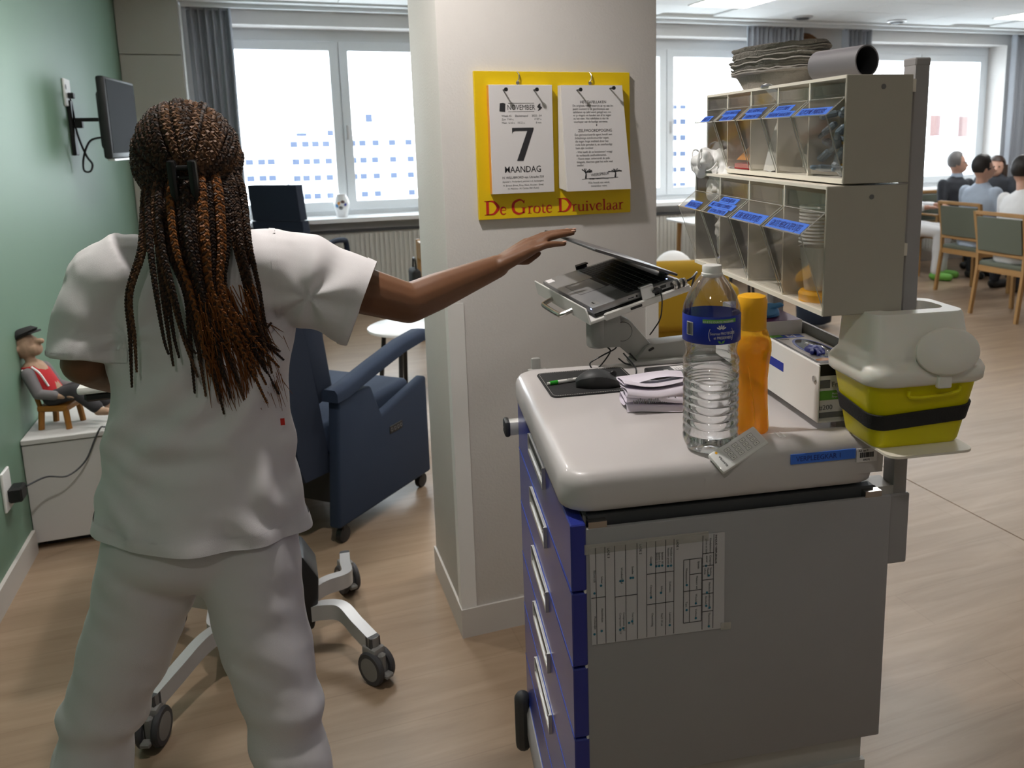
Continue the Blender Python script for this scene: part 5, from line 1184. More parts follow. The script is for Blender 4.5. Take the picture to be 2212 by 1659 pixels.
for (s, z, sz) in (('HET TAFELLAKEN', .340, .0118), ('De originele reden waarom er op een be-', .330, .0092), ('paald moment in de geschiedenis een', .3205, .0092), ('tafellaken op tafel werd gelegd was om', .311, .0092), ('er je vingers en handen aan af te vegen', .3015, .0092), ('na het eten. Het tafellaken is dus de', .292, .0092), ('voorloper van de huidige serviette.', .2825, .0092), ('ZELFMOORDPOGING', .2545, .0125), ('Een gemotoriseerde agent houdt een', .2435, .0095), ('lichtzinnige autobestuurder tegen,', .2335, .0095), ('die tegen hoge snelheid door het', .2235, .0095), ('rode licht gereden is, en overhandigt', .2135, .0095), ('hem zijn revolver.', .2035, .0095), ('- Wat heeft dit te betekenen? vraagt', .1915, .0095), ('de verbaasde snelheidsmaniak.', .1815, .0095), ('- Neem maar, antwoordt de poli-', .1715, .0095), ('tieagent, daarmee gaat het echt veel', .1615, .0095), ('sneller.', .1515, .0095), ('Wie houdt van wind,', .098, .0092), ('november mint.', .088, .0092)):
    ctr = s.isupper() or 'Wie' in s or 'november' in s
    lettering(s, sz, 'ink' if s.isupper() else 'ink_grey', pr2, F2(z, .112 if ctr else .044), 'CENTER' if ctr else 'LEFT', .86 if not ctr else .92)
obj('star', MB().prism([(0, .004), (.001, .001), (.003, 0), (.001, -.001), (0, -.004), (-.001, -.001), (-.003, 0), (-.001, .001)], 0, .0004), 'ink', pr2, 0, mtx=F2(.275, .118))
te = MB(); random.seed(12)
for bx in (-.048, .05):
    te.add(ribbon([(bx, -.014), (bx + .002, .0), (bx - .002, .008)], [.006, .004, .003], 0, .0004).v, ribbon([(bx, -.014), (bx + .002, .0), (bx - .002, .008)], [.006, .004, .003], 0, .0004).f)
    for k in range(9):
        a = random.uniform(-.2, 3.3); r0 = random.uniform(.012, .024); p_ = [(bx, .004), (bx + r0 * math.cos(a) * .6, .006 + r0 * .35 * math.sin(a)), (bx + r0 * math.cos(a), .006 + r0 * .5 * math.sin(a))]; rb = ribbon(p_, [.002, .002, .004], 0, .0004); te.add(rb.v, rb.f)
for k in range(6): rb = ribbon([(-.06 + .012 * k, -.016 + .002 * (k % 2)), (-.04 + .015 * k, -.014), (-.02 + .016 * k, -.017 + .002 * (k % 3))], .0012, 0, .0004); te.add(rb.v, rb.f)
obj('tree_drawing', te, 'ink', pr2, 0, mtx=F2(.128, .118)); lettering('WEERSPREUK', .0125, 'ink', pr2, F2(.122, .118) @ Matrix.Rotation(.08, 4, 'Z'), 'CENTER', .8)
for (x, y, z) in ((-.168, -.043, .379), (-.074, -.043, .379), (.063, -.043, .379), (.171, -.043, .384)): obj('nail', MB().cyl((x, -.016, z), (x, y - .022, z), .0022, 8).cyl((x, y - .022, z), (x, y - .026, z), .0058, 12), 'black', cal)

# ------------------------------------------------------------------ green wall: television, socket, cabinet with doll
t = thing('television', 'small black television on a swivel arm on the green wall', 'television', (-.98, 5.36, 1.55))
TVM = Matrix.Translation((.255, .08, .19)) @ Matrix.Rotation(math.radians(-5.5), 4, 'Z')
obj('housing', MB().rbox(-.045, .0, -.32, .32, -.21, .23, .012, 2).rbox(-.085, -.045, -.2, .2, -.16, .16, .02, 2), 'black', t, mtx=TVM)
obj('screen', MB().box(0, .002, -.30, .30, -.18, .215), 'tv_screen', t, mtx=TVM); obj('bottom_trim', MB().rbox(-.03, .006, -.31, .31, -.222, -.21, .003, 1), 'alu', t, mtx=TVM)
obj('wall_plate', MB().rbox(.0, .02, -.05, .03, .0, .30, .004, 1), 'black', t); obj('arm', MB().rbox(.02, .17, -.025, .005, .185, .205, .004, 1).rbox(.15, .18, -.03, .04, .17, .225, .004, 1).rbox(.02, .06, -.03, .02, .15, .19, .004, 1), 'black', t)
obj('cable', MB().tube(smooth_path([(.012, .0, .31), (.02, -.01, .25), (.03, -.02, .12), (.06, -.02, .0), (.085, -.02, -.05), (.07, -.02, -.09), (.04, -.02, -.08), (.05, -.02, .0), (.09, -.02, .08), (.16, 0, .10)], 6), .006, 6), 'black', t)
t = thing('wall_socket', 'white double wall socket above the television arm', 'socket', (-.98, 5.33, 1.89)); obj('plate', MB().rbox(0, .012, -.075, .075, -.075, .075, .004, 1), 'white_plastic', t); obj('plug', MB().rbox(.012, .04, -.03, .02, -.03, .0, .004, 1), 'black', t); obj('socket_hole', MB().cyl((.011, -.045, .03), (.0125, -.045, .03), .015, 12), 'ink_grey', t); obj('socket_hole', MB().cyl((.011, .03, -.03), (.0125, .03, -.03), .015, 12), 'ink_grey', t)
t = thing('low_cabinet', 'low white cabinet standing against the green wall under the doll', 'cabinet', (-.98, 3.655, 0))
obj('body', MB().box(.002, .60, .018, .43, .03, .445), 'cabinet_white', t); obj('front', MB().rbox(.002, .30, 0, .018, .032, .442, .002, 1), 'cabinet_white', t); obj('front', MB().rbox(.303, .60, 0, .018, .032, .442, .002, 1), 'cabinet_white', t)
obj('top', MB().rbox(.002, .605, -.008, .435, .446, .468, .003, 1), 'cabinet_white', t); obj('plinth', MB().box(.03, .57, .05, .40, 0, .03), 'black', t)
# toy chair
t = thing('toy_chair', 'small brown wooden toy chair on the white cabinet', 'toy chair', (-.86, 3.80, .468), math.radians(-18))
obj('seat', MB().rbox(-.06, .06, -.06, .06, .075, .098, .004, 1), 'wood_toy', t)
for (x, y) in ((-.048, -.048), (.048, -.048), (-.048, .048), (.048, .048)): obj('leg', MB().tube([(x * 1.15, y * 1.1, 0), (x, y, .078)], [.0115, .012], 8), 'wood_toy', t)
for y in (-.045, .045): obj('back_post', MB().tube([(-.052, y, .09), (-.078, y, .20)], .009, 8), 'wood_toy', t)
obj('back_rail', MB().rbox(-.09, -.068, -.055, .055, .17, .215, .005, 1, mtx=Matrix.Rotation(-.0, 4, 'Y')), 'wood_toy', t)
# the doll: an old man leaning back against the wall
d = thing('doll', 'old man doll with flat cap and red waistcoat leaning on the green wall', 'doll', (-.855, 3.80, .568), math.radians(-18)); d.rotation_euler = (0, math.radians(-9), math.radians(-18))
db = MB(); db.limb((-.02, 0, .03), (-.065, 0, .15), .045, .045); db.limb((-.065, 0, .15), (-.07, 0, .20), .022, .02); db.ball((-.075, 0, .255), .05, 1.0, .9, 1.1, 16, 12); db.ball((-.04, 0, .235), .03, 1, 1, 1, 12, 8); db.limb((-.03, 0, .265), (-.005, 0, .262), .012, .012, 8); db.ball((-.035, 0, .222), .02, 1.1, 1, .7, 10, 8)
for s in (-1, 1):
    db.ball((-.085, s * .05, .25), .013, .7, .5, 1.2, 8, 6); db.ball((-.036, s * .018, .272), .008, 1, 1, 1, 8, 6)
    db.limb((-.06, s * .055, .145), (-.035, s * .07, .06), .019, .016); db.limb((-.035, s * .07, .06), (.05, s * .055, .03), .016, .012); db.ball((.068, s * .05, .028), .016, 1.2, .8, .8, 10, 8)
    for k in range(4): db.limb((.072, s * .05 + (k - 1.5) * .008, .028), (.092, s * .05 + (k - 1.5) * .009, .018), .0045, .004, 6, 2)
    db.limb((.068, s * .04, .032), (.08, s * .032, .038), .0045, .004, 6, 2)
    db.limb((-.01, s * .03, .025), (.09, s * .035, .04), .028, .024); db.limb((.09, s * .035, .04), (.16, s * .04, -.045), .024, .018); db.limb((.16, s * .04, -.06), (.195, s * .045, -.066), .018, .016)
obj('body', remesh(db, .0042, 2, 'doll_body'), 'doll_skin', d)
vb = MB().loft([MB().ering((-.022, 0, .03), .046, .052), MB().ering((-.045, 0, .09), .050, .056), MB().ering((-.062, 0, .14), .049, .058), MB().ering((-.070, 0, .172), .036, .045)]); obj('waistcoat', vb, 'red_cloth', d, 60)
obj('waistcoat_trim', MB().tube(smooth_path([(-.045, -.045, .17), (-.018, -.050, .14), (-.005, -.04, .08)], 5), .004, 6).tube(smooth_path([(-.085, -.045, .165), (-.06, -.062, .12), (-.04, -.058, .06)], 5), .004, 6), 'wet_wipe', d)
for s in (-1, 1): obj('sleeve', MB().limb((-.06, s * .055, .145), (-.035, s * .07, .06), .025, .021).limb((-.035, s * .07, .06), (.02, s * .062, .042), .021, .019), 'grey_cloth', d)
tb = MB().ball((-.005, 0, .03), .05, 1, 1, .7, 14, 10)
for s in (-1, 1): tb.limb((-.01, s * .03, .025), (.09, s * .035, .04), .034, .03); tb.limb((.09, s * .035, .04), (.155, s * .04, -.04), .03, .026)
obj('trousers', remesh(tb, .005, 2, 'doll_trousers'), 'cloth_char', d); obj('shirt_tail', MB().ball((-.02, 0, .015), .05, .8, 1.1, .4, 12, 8), 'wet_wipe', d)
hb = MB(); random.seed(6)
for k in range(40): a = random.uniform(1.9, 4.4); hb.tube([(-.075 + .05 * math.cos(a), .048 * math.sin(a), .262), (-.08 + .058 * math.cos(a), .055 * math.sin(a), .23), (-.085 + .06 * math.cos(a + .1), .06 * math.sin(a), .20 + random.uniform(-.01, .01))], [.005, .004, .002], 5)
o = obj('hair', hb, mat('doll_hair', (.40, .33, .24), .9), d); o['kind'] = 'stuff'
obj('flat_cap', MB().loft([MB().ering((-.080, 0, .288), .058, .05, tilt=(.25, 0)), MB().ering((-.075, 0, .302), .064, .055, tilt=(.25, 0)), MB().ering((-.085, 0, .318), .050, .045, tilt=(.25, 0)), MB().ering((-.09, 0, .322), .02, .02, tilt=(.25, 0))]).loft([MB().ering((-.022, 0, .300), .022, .035, tilt=(.1, 0)), MB().ering((-.022, 0, .307), .020, .033, tilt=(.1, 0))]), 'black_soft', d, 60)
# mains adapter and its cable
t = thing('power_adapter', 'black plug adapter with thin cable on the green wall beside the cabinet', 'adapter', (-.98, 3.42, .34))
obj('socket_plate', MB().rbox(0, .01, -.06, .03, -.05, .10, .003, 1), 'white_plastic', t); obj('adapter_body', MB().rbox(.01, .055, -.035, .035, -.025, .03, .006, 1), 'black', t)
obj('cable', MB().tube(smooth_path([(.055, .03, .012), (.10, .12, .005), (.16, .17, -.02), (.22, .2, .02), (.26, .215, .10), (.285, .222, .145), (.30, .26, .135), (.36, .36, .133), (.40, .42, .133), (.45, .36, .133), (.36, .30, .133)], 8), .0035, 6), 'dark_grey', t)

# ------------------------------------------------------------------ rolling laptop trolley the nurse pushes
c = thing('computer_trolley', 'grey four-legged computer trolley with white tray pushed by the nurse', 'trolley', (-.13, 2.56, 0))
def castor(parent, x, y, rz):
    m_ = Matrix.Translation((x, y, 0)) @ Matrix.Rotation(rz, 4, 'Z')
    k = obj('castor', MB().rbox(-.022, .022, -.03, .03, .075, .115, .008, 2, mtx=m_).rbox(-.012, .012, -.045, .01, .03, .10, .006, 1, mtx=m_).cyl(m_ @ V((0, 0, .11)), m_ @ V((0, 0, .145)), .018, 12), 'wheel_grey', parent)
    for s in (-1, 1):
        wm = m_ @ Matrix.Translation((s * .021, -.01, .052)) @ Matrix.Rotation(PI / 2, 4, 'Y')
        obj('tyre', MB().lathe([(.036, -.009), (.048, -.009), (.052, -.004), (.052, .004), (.048, .009), (.036, .009)], 28, mtx=wm), 'tyre', k); obj('hub', MB().lathe([(.036, -.0095), (.036, .0095), (.02, .0105)], 24, mtx=wm), 'wheel_grey', k)
    obj('brake_lever', MB().rbox(-.014, .014, -.07, -.045, .03, .045, .004, 1, mtx=m_), 'wheel_grey', k)
for (p0, p1, p2, rz) in (((.14, -.04), (.25, -.10), (.324, -.245), .6), ((.14, .05), (.28, .10), (.293, .31), .3), ((-.05, -.02), (-.15, -.13), (-.265, -.285), -.3), ((-.06, .06), (-.18, .16), (-.29, .29), .8)):
    P_ = smooth_path([(*p0, .165), ((p0[0] + p1[0]) / 2, (p0[1] + p1[1]) / 2, .185), (*p1, .185), ((p1[0] + p2[0]) / 2, (p1[1] + p2[1]) / 2, .165), (*p2, .145)], 6)
    L_ = MB(); rings = []
    for i, p in enumerate(P_):
        tg = (P_[min(i + 1, len(P_) - 1)] - P_[max(i - 1, 0)]); tg.z = 0; tg.normalize(); nn = V((-tg.y, tg.x, 0)) * .017
        rings.append([p + nn + V((0, 0, .0)), p - nn, p - nn + V((0, 0, -.05)), p + nn + V((0, 0, -.05))])
    lo = obj('leg', L_.loft(rings), 'leg_silver', c, 30)
    e_ = P_[-1]; dr = (P_[-1] - P_[-4]); dr.z = 0; dr.normalize(); nn = V((-dr.y, dr.x, 0)) * .0175
    obj('leg_end_cap', MB().loft([[e_ - dr * .012 + nn + V((0, 0, .001)), e_ - dr * .012 - nn + V((0, 0, .001)), e_ - dr * .012 - nn + V((0, 0, -.051)), e_ - dr * .012 + nn + V((0, 0, -.051))], [e_ + dr * .014 + nn * .9, e_ + dr * .014 - nn * .9, e_ + dr * .014 - nn + V((0, 0, -.052)), e_ + dr * .014 + nn + V((0, 0, -.052))]]), 'dark_grey', lo)
    castor(c, p2[0], p2[1], rz)
obj('hub_plate', MB().prism(rrect(.28, .22, .05, 5, .0, .02), .12, .185), 'leg_silver', c)
bt = obj('battery_box', MB().prism([(-.02, .10), (.165, .10), (.185, .20), (.19, .27), (.15, .345), (.10, .37), (-.02, .37)], -.07, .09, XZ, .008), 'black', c)
obj('box_top', MB().rbox(.0, .10, -.055, .075, .368, .378, .004, 1), 'dark_grey', bt)
obj('column', MB().rbox(-.075, -.015, -.01, .05, .15, .95, .006, 1), 'leg_silver', c)
obj('tray', MB().rbox(-.352, .10, -.262, .22, .985, 1.005, .006, 2), 'white_plastic', c); obj('tray_underside', MB().rbox(-.34, .09, -.25, .21, .962, .985, .006, 1), 'black', c)
l2 = thing('laptop', 'slim dark laptop on the trolley tray behind the nurse', 'laptop', (-.235, 2.55, 1.0055))
obj('base', MB().rbox(-.17, .17, -.12, .12, 0, .018, .004, 2), 'dark_grey', l2); obj('lid', MB().rbox(-.17, .17, 0, .008, 0, .23, .003, 1), 'laptop_silver', l2, mtx=Matrix.Translation((0, .118, .016)) @ Matrix.Rotation(math.radians(-18), 4, 'X')); obj('screen', MB().box(-.16, .16, -.0008, .0, .01, .22), 'screen_dark', l2, mtx=Matrix.Translation((0, .118, .016)) @ Matrix.Rotation(math.radians(-18), 4, 'X')); obj('status_light', MB().box(-.168, -.16, -.121, -.119, .008, .012), 'led', l2); obj('keyboard', MB().box(-.14, .14, -.02, .09, .018, .019), 'key_black', l2)

# ------------------------------------------------------------------ blue recliner
def recliner(label, loc, rz):
    r = thing('recliner_chair', label, 'armchair', loc, rz)
    for y0 in (0, .60):
        sd_ = obj('side_panel', MB().prism([(-.05, .077), (.62, .065), (.62, .53), (.275, .45), (.21, .60), (.0, .60)], y0, y0 + .055, XZ, .012, 3), 'fabric_blue', r, 60)
        obj('arm_rest', MB().loft([[(x + dx, y0 + yy, z + dz) for dx, yy, dz in ((0, -.012, 0), (0, -.012, .035), (0, .0, .05), (0, .055, .05), (0, .067, .035), (0, .067, 0))] for x, z in ((-.02, .595), (.05, .600), (.25, .645), (.45, .685), (.60, .70), (.66, .69))]), 'fabric_blue', r, 60)
        for x in (.0, .57):
            k = obj('castor', MB().rbox(x - .015, x + .015, y0 + .012, y0 + .042, .05, .08, .004, 1), 'black', r)
            obj('wheel', MB().lathe([(.02, -.014), (.032, -.012), (.034, 0), (.032, .012), (.02, .014)], 18, mtx=Matrix.Translation((x, y0 + .027, .034)) @ Matrix.Rotation(PI / 2, 4, 'X')), 'black', k)
    bk = []
    for (x, z, th_) in ((-.07, .30, .13), (-.085, .36, .15), (-.12, .60, .15), (-.16, .85, .14), (-.20, 1.05, .12), (-.215, 1.14, .09), (-.215, 1.16, .04)):
        bk.append([(x - th_ / 2, .075, z), (x - th_ / 2 - .01, .10, z), (x - th_ / 2 - .015, .33, z), (x - th_ / 2 - .01, .56, z), (x - th_ / 2, .585, z), (x + th_ / 2, .60, z), (x + th_ / 2 + .012, .56, z), (x + th_ / 2 + .01, .33, z), (x + th_ / 2 + .012, .10, z), (x + th_ / 2, .06, z)])
    obj('backrest', MB().loft(bk), 'fabric_blue_dark', r, 60)
    for s, y in ((-1, .07), (1, .56)): obj('wing', MB().prism([(-.03, .58), (.06, .62), (.0, 1.02), (-.10, 1.10), (-.14, 1.05)], y, y + .035, XZ, .012, 2), 'fabric_blue_dark', r, 60)
    obj('seat_cushion', MB().rbox(.0, .60, .06, .595, .36, .50, .03, 3, mtx=Matrix.Rotation(math.radians(-3), 4, 'Y')), 'fabric_blue', r, 60); obj('leg_rest', MB().rbox(.585, .63, .065, .59, .14, .46, .02, 2), 'fabric_blue', r, 60); obj('under_frame', MB().box(.0, .58, .06, .595, .16, .36), 'black', r)
    pt = obj('control_plate', MB().rbox(.315, .41, -.0035, .0, .35, .385, .002, 1), 'black', r)
    for k in range(4): obj('button', MB().tube([(.328 + .023 * k + .007 * math.cos(a), -.0045, .3675 + .007 * math.sin(a)) for a in [2 * PI * i / 12 for i in range(12)]], .0012, 5, True), 'ink_grey', pt)
    return r
recliner('dark blue reclining armchair on castors behind the nurse by the pillar', (.205, 3.235, 0), math.atan2(.73, .683))
# high-backed blue chair by the window
h = thing('high_back_chair', 'high-backed navy chair with loop armrest by the left window', 'chair', (.24, 7.26, 0), math.radians(58))
obj('backrest', MB().loft([[(x - .05, -.22, z), (x - .06, 0, z), (x - .05, .22, z), (x + .05, .22, z), (x + .04, 0, z), (x + .05, -.22, z)] for x, z in ((-.20, .45), (-.24, .75), (-.27, .98))]), 'fabric_blue_dark', h, 60)
obj('headrest', MB().loft([[(x - .045, -.21, z), (x - .055, 0, z), (x - .045, .21, z), (x + .055, .21, z), (x + .05, 0, z), (x + .055, -.21, z)] for x, z in ((-.275, .985), (-.30, 1.15), (-.31, 1.25), (-.31, 1.27))]), 'fabric_blue_dark', h, 60)
obj('seat', MB().rbox(-.2, .32, -.25, .25, .40, .50, .03, 3), 'fabric_blue', h, 60)
for s in (-1, 1): obj('arm_loop', MB().tube(smooth_path([(-.22, s * .27, .62), (-.12, s * .27, .72), (.05, s * .27, .77), (.22, s * .27, .765), (.29, s * .27, .74), (.31, s * .27, .60), (.33, s * .27, .44)], 6), .024, 8), 'fabric_blue_dark', h); 
for (x, y) in ((-.17, -.22), (.28, -.22), (-.17, .22), (.28, .22)): obj('leg', MB().cyl((x, y, 0), (x, y, .41), .018, 10), 'black', h)
# small white table with black legs, and the light wooden chair half hidden by the pillar
t = thing('side_table', 'white round side table with thin black legs behind the recliner', 'table', (.78, 5.05, 0))
obj('table_top', MB().lathe([(.25, .445), (.262, .45), (.262, .464), (.25, .47)], 40), 'table_white', t)
for a in range(5): obj('leg', MB().tube([(.21 * math.cos(a * 1.2566 + .4), .21 * math.sin(a * 1.2566 + .4), .0), (.16 * math.cos(a * 1.2566 + .4), .16 * math.sin(a * 1.2566 + .4), .446)], .014, 8), 'black', t)
t = thing('wooden_chair', 'light wooden chair with dark seat beside the radiator behind the pillar', 'chair', (1.32, 6.3, 0))
obj('back_post', MB().rbox(-.235, -.205, -.22, -.19, 0, .83, .005, 1), 'wood_chair', t); obj('back_post', MB().rbox(-.235, -.205, .19, .22, 0, .83, .005, 1), 'wood_chair', t); obj('back_rail', MB().rbox(-.232, -.21, -.19, .19, .68, .82, .005, 1), 'wood_chair', t); obj('seat', MB().rbox(-.25, .22, -.23, .23, .42, .47, .012, 2), 'black_soft', t); obj('front_leg', MB().rbox(.18, .21, -.22, -.19, 0, .43, .004, 1), 'wood_chair', t); obj('front_leg', MB().rbox(.18, .21, .19, .22, 0, .43, .004, 1), 'wood_chair', t)
t = thing('handbag', 'black bag hanging on the light wooden chair by the radiator', 'bag', (1.045, 6.30, .52)); obj('bag_body', MB().rbox(-.05, .02, -.10, .12, -.1, .11, .03, 3), 'black_soft', t); obj('handle', MB().tube(smooth_path([(-.015, -.06, .11), (-.015, -.03, .18), (-.015, .05, .18), (-.015, .08, .11)], 5), .008, 6), 'black', t)
# vase on the sill
t = thing('vase', 'white porcelain vase with painted flowers on the window sill', 'vase', (.665, 8.05, .90)); obj('vase_body', MB().lathe([(.045, 0), (.05, .01), (.07, .09), (.074, .13), (.06, .18), (.045, .2), (.05, .215)], 28), 'white_gloss', t, 60)
for (a, z, m_) in ((-1.9, .13, 'print_orange'), (-1.5, .14, 'facade_brown'), (-1.75, .09, 'ink_grey'), (-1.25, .12, 'label_navy'), (-2.2, .11, 'glove_light')): obj('painted_flower', MB().ball((.064 * math.cos(a), .064 * math.sin(a), z), .022, 1, .5, .9, 10, 8), m_, t)
# ------------------------------------------------------------------ dining corner
def dining_chair(label, loc, rz, arms=False):
    t = thing('dining_chair', label, 'chair', loc, rz, 'wooden dining chairs with green upholstery')
    for s in (-1, 1):
        obj('back_leg', MB().loft([[(x - .016, s * y - .013, z), (x + .016, s * y - .013, z), (x + .016, s * y + .013, z), (x - .016, s * y + .013, z)] for x, y, z in ((-.05, .24, 0), (.0, .235, .42), (.0, .24, .6), (-.045, .25, .88), (-.05, .25, .905))]), 'wood_chair', t)
        obj('front_leg', MB().rbox(.40, .435, s * .225 - .017, s * .225 + .017, 0, .44, .004, 1), 'wood_chair', t)
        obj('side_rail', MB().box(.0, .42, s * .225 - .012, s * .225 + .012, .385, .435), 'wood_chair', t)
        if arms: obj('arm', MB().rbox(-.02, .36, s * .26 - .022, s * .26 + .022, .645, .67, .008, 2).box(.33, .355, s * .26 - .012, s * .26 + .012, .42, .65), 'wood_chair', t)
    obj('top_rail', MB().rbox(-.062, -.038, -.245, .245, .875, .91, .006, 1), 'wood_chair', t); obj('lower_rail', MB().rbox(-.018, .008, -.235, .235, .535, .565, .004, 1), 'wood_chair', t)
    obj('rear_rail', MB().box(-.012, .012, -.225, .225, .385, .435), 'wood_chair', t); obj('front_rail', MB().box(.405, .43, -.225, .225, .385, .435), 'wood_chair', t)
    obj('back_pad', MB().loft([[(x - .02, -.225, z), (x - .028, 0, z), (x - .02, .225, z), (x + .02, .225, z), (x + .014, 0, z), (x + .02, -.225, z)] for x, z in ((-.004, .57), (-.022, .70), (-.044, .86))]), 'fabric_green', t, 60)
    obj('seat_pad', MB().rbox(-.005, .44, -.235, .235, .425, .475, .018, 3), 'fabric_green', t, 60)
    return t
dining_chair('wooden dining chair with grey-green back holding the man in light blue shirt', (6.36, 6.20, 0), 0)
dining_chair('wooden dining chair with grey-green back holding the person in white shirt', (5.81, 5.22, 0), 0)
dining_chair('wooden armchair of the dining set under the man in dark suit', (7.30, 7.56, 0), -PI / 2, True)
dining_chair('wooden dining chair under the long-haired woman at the table', (8.28, 7.51, 0), math.radians(205))
t = thing('dining_table', 'white dining table on dark central foot among the seated people', 'table', (7.5, 6.25, 0))
obj('table_top', MB().rbox(-.33, .42, -.75, .62, .735, .765, .006, 1), 'table_white', t); obj('column', MB().cyl((0, 0, .03), (0, 0, .735), .04, 14), 'black', t); obj('foot', MB().rbox(-.3, .3, -.03, .03, 0, .04, .01, 1).rbox(-.03, .03, -.4, .4, 0, .04, .01, 1), 'black', t)

def seated(label, loc, rz, shirt, trous, skin, hairm, head=(.04, 0, 1.22), lean=.06, hy=0, style='short', shoe='black', arms_fwd=True, extra=None, collar=None, seat=.475):
    p = thing('person', label, 'person', loc, rz)
    b = MB(); hd = V(head); sh = V((lean, 0, 1.03))
    b.limb(sh + V((0, 0, .02)), hd + V((-.005, 0, -.06)), .055, .052)
    f_ = V((math.cos(hy), math.sin(hy), 0)); r_ = V((f_.y, -f_.x, 0))
    b.ball(hd, .1, .93, .80, 1.15, 18, 12, mtx=None); b.ball(hd + f_ * .045 + V((0, 0, -.055)), .062, .95, .9, .9, 14, 10)
    b.limb(hd + f_ * .09 + V((0, 0, -.0)), hd + f_ * .112 + V((0, 0, -.03)), .009, .013, 8)
    for s in (-1, 1): b.ball(hd + r_ * s * .08 + V((0, 0, -.015)), .022, .6, .6, 1.2, 10, 8)
    b.limb(hd + f_ * .094 + r_ * .018 + V((0, 0, -.062)), hd + f_ * .094 - r_ * .018 + V((0, 0, -.062)), .009, .009, 8)
    b.loft([MB().ering((.02, 0, .50), .10, .15), MB().ering((.03, 0, .75), .09, .13), MB().ering((lean, 0, 1.0), .07, .15)])
    c = MB().loft([MB().ering((.0, 0, .47), .13, .185), MB().ering((.0, 0, .58), .125, .175), MB().ering((.02, 0, .75), .12, .175), MB().ering((lean * .8, 0, .93), .115, .195), MB().ering((lean, 0, 1.02), .095, .175), MB().ering((lean, 0, 1.07), .06, .09), MB().ering((lean + .01, 0, 1.10), .055, .06)])
    tq = MB()
    for s in (-1, 1):
        S = V((lean, s * .185, 1.0)); E = V((lean + .06, s * .245, .76)); W_ = V((lean + .30, s * .17, .79))
        b.limb(S, E, .045, .038); b.limb(E, W_, .036, .026); b.ball(W_ + V((.05, 0, 0)), .032, 1.3, .9, .6, 10, 8)
        for k in range(4): b.limb(W_ + V((.07, (k - 1.5) * .016, 0)), W_ + V((.125, (k - 1.5) * .018, -.008)), .0085, .007, 6, 2)
        b.limb(W_ + V((.04, -s * .03, .0)), W_ + V((.08, -s * .045, .0)), .009, .007, 6, 2)
        c.limb(S, E, .062, .052); c.limb(E, E.lerp(W_, .75), .052, .040)
        H_ = V((.03, s * .09, seat + .075)); Kn = V((.44, s * .11, seat + .05)); A_ = V((.42, s * .12, .10))
        tq.limb(H_, Kn, .085, .065); tq.limb(Kn, A_, .064, .050); b.limb(Kn, A_, .05, .035); b.limb(A_ + V((-.02, 0, -.055)), A_ + V((.13, 0, -.066)), .038, .03)
    tq.ball((.0, 0, seat + .09), .11, 1.15, 1.55, .8, 16, 10)
    obj('body', remesh(b, .011, 2, 'body'), skin, p)
    obj('shirt', remesh(c, .013, 3, 'shirt', lambda q: .006 * noise.noise(V(q) * 9) + .003 * noise.noise(V(q) * 22)), shirt, p)
    obj('trousers', remesh(tq, .013, 3, 'trousers', lambda q: .005 * noise.noise(V(q) * 11)), trous, p)
    for s in (-1, 1): obj('shoe', MB().limb((.40, s * .12, .046), (.56, s * .12, .042), .045, .04, 12), shoe, p)
    hm = MB(); 
    if style == 'short':
        hm.ball(hd - f_ * .012 + V((0, 0, .025)), .107, .98, .86, 1.05, 20, 14)
        hm.v = [v for v in hm.v]
        bmx = bmesh.new(); tmp = mesh_of(hm, 'tmp', 0); bmx.from_mesh(tmp)
        bmesh.ops.delete(bmx, geom=[v for v in bmx.verts if (V(v.co) - hd).dot(f_) > .058 and v.co.z < hd.z + .075 or v.co.z < hd.z - .055], context='VERTS')
        me2 = bpy.data.meshes.new('hair'); bmx.to_mesh(me2); bmx.free(); me2.polygons.foreach_set('use_smooth', [True] * len(me2.polygons)); obj('hair', me2, hairm, p)
    else:
        hm.ball(hd - f_ * .014 + V((0, 0, .03)), .108, .98, .9, 1.02, 20, 14)
        tmp = mesh_of(hm, 'tmp', 0); bmx = bmesh.new(); bmx.from_mesh(tmp); bmesh.ops.delete(bmx, geom=[v for v in bmx.verts if (V(v.co) - hd).dot(f_) > .05 and v.co.z < hd.z + .07], context='VERTS'); me2 = bpy.data.meshes.new('hair'); bmx.to_mesh(me2); bmx.free(); me2.polygons.foreach_set('use_smooth', [True] * len(me2.polygons)); ho = obj('hair', me2, hairm, p)
        for s in (-1, 1): obj('hair_lock', MB().loft([MB().ering(hd + r_ * s * .075 + f_ * (-.01 + .02 * k / 5) + V((0, 0, .03 - .055 * k)), .034 + .006 * math.sin(k * 1.9), .045) for k in range(6)]), hairm, ho, 60)
    ey = MB()
    for s in (-1, 1): ey.ball(hd + f_ * .087 + r_ * s * .032 + V((0, 0, .008)), .010, 1, 1, .8, 8, 6)
    obj('eyes', ey, 'hair_black', p)['kind'] = 'stuff'
    if collar: obj('collar', MB().loft([MB().ering((lean + .004, 0, 1.08), .066, .072), MB().ering((lean + .008, 0, 1.12), .060, .064)]), collar, p, 60)
    if extra == 'glasses':
        gq = MB()
        for s in (-1, 1): gq.tube([hd + f_ * .102 + r_ * (s * .032 + .022 * math.cos(a)) + V((0, 0, .006 + .018 * math.sin(a))) for a in [2 * PI * i / 14 for i in range(14)]], .002, 5, True); gq.cyl(hd + f_ * .10 + r_ * s * .055 + V((0, 0, .008)), hd + r_ * s * .088 + V((0, 0, .008)), .0018, 5)
        obj('glasses', gq, 'dark_grey', p)
    return p
seated('man in light blue shirt seated with his back turned on the dining chair', (6.50, 6.16, 0), 0, 'shirt_blue', 'trouser_dark', 'skin_light', 'hair_black', (.02, -.02, 1.235), .03, -.5)
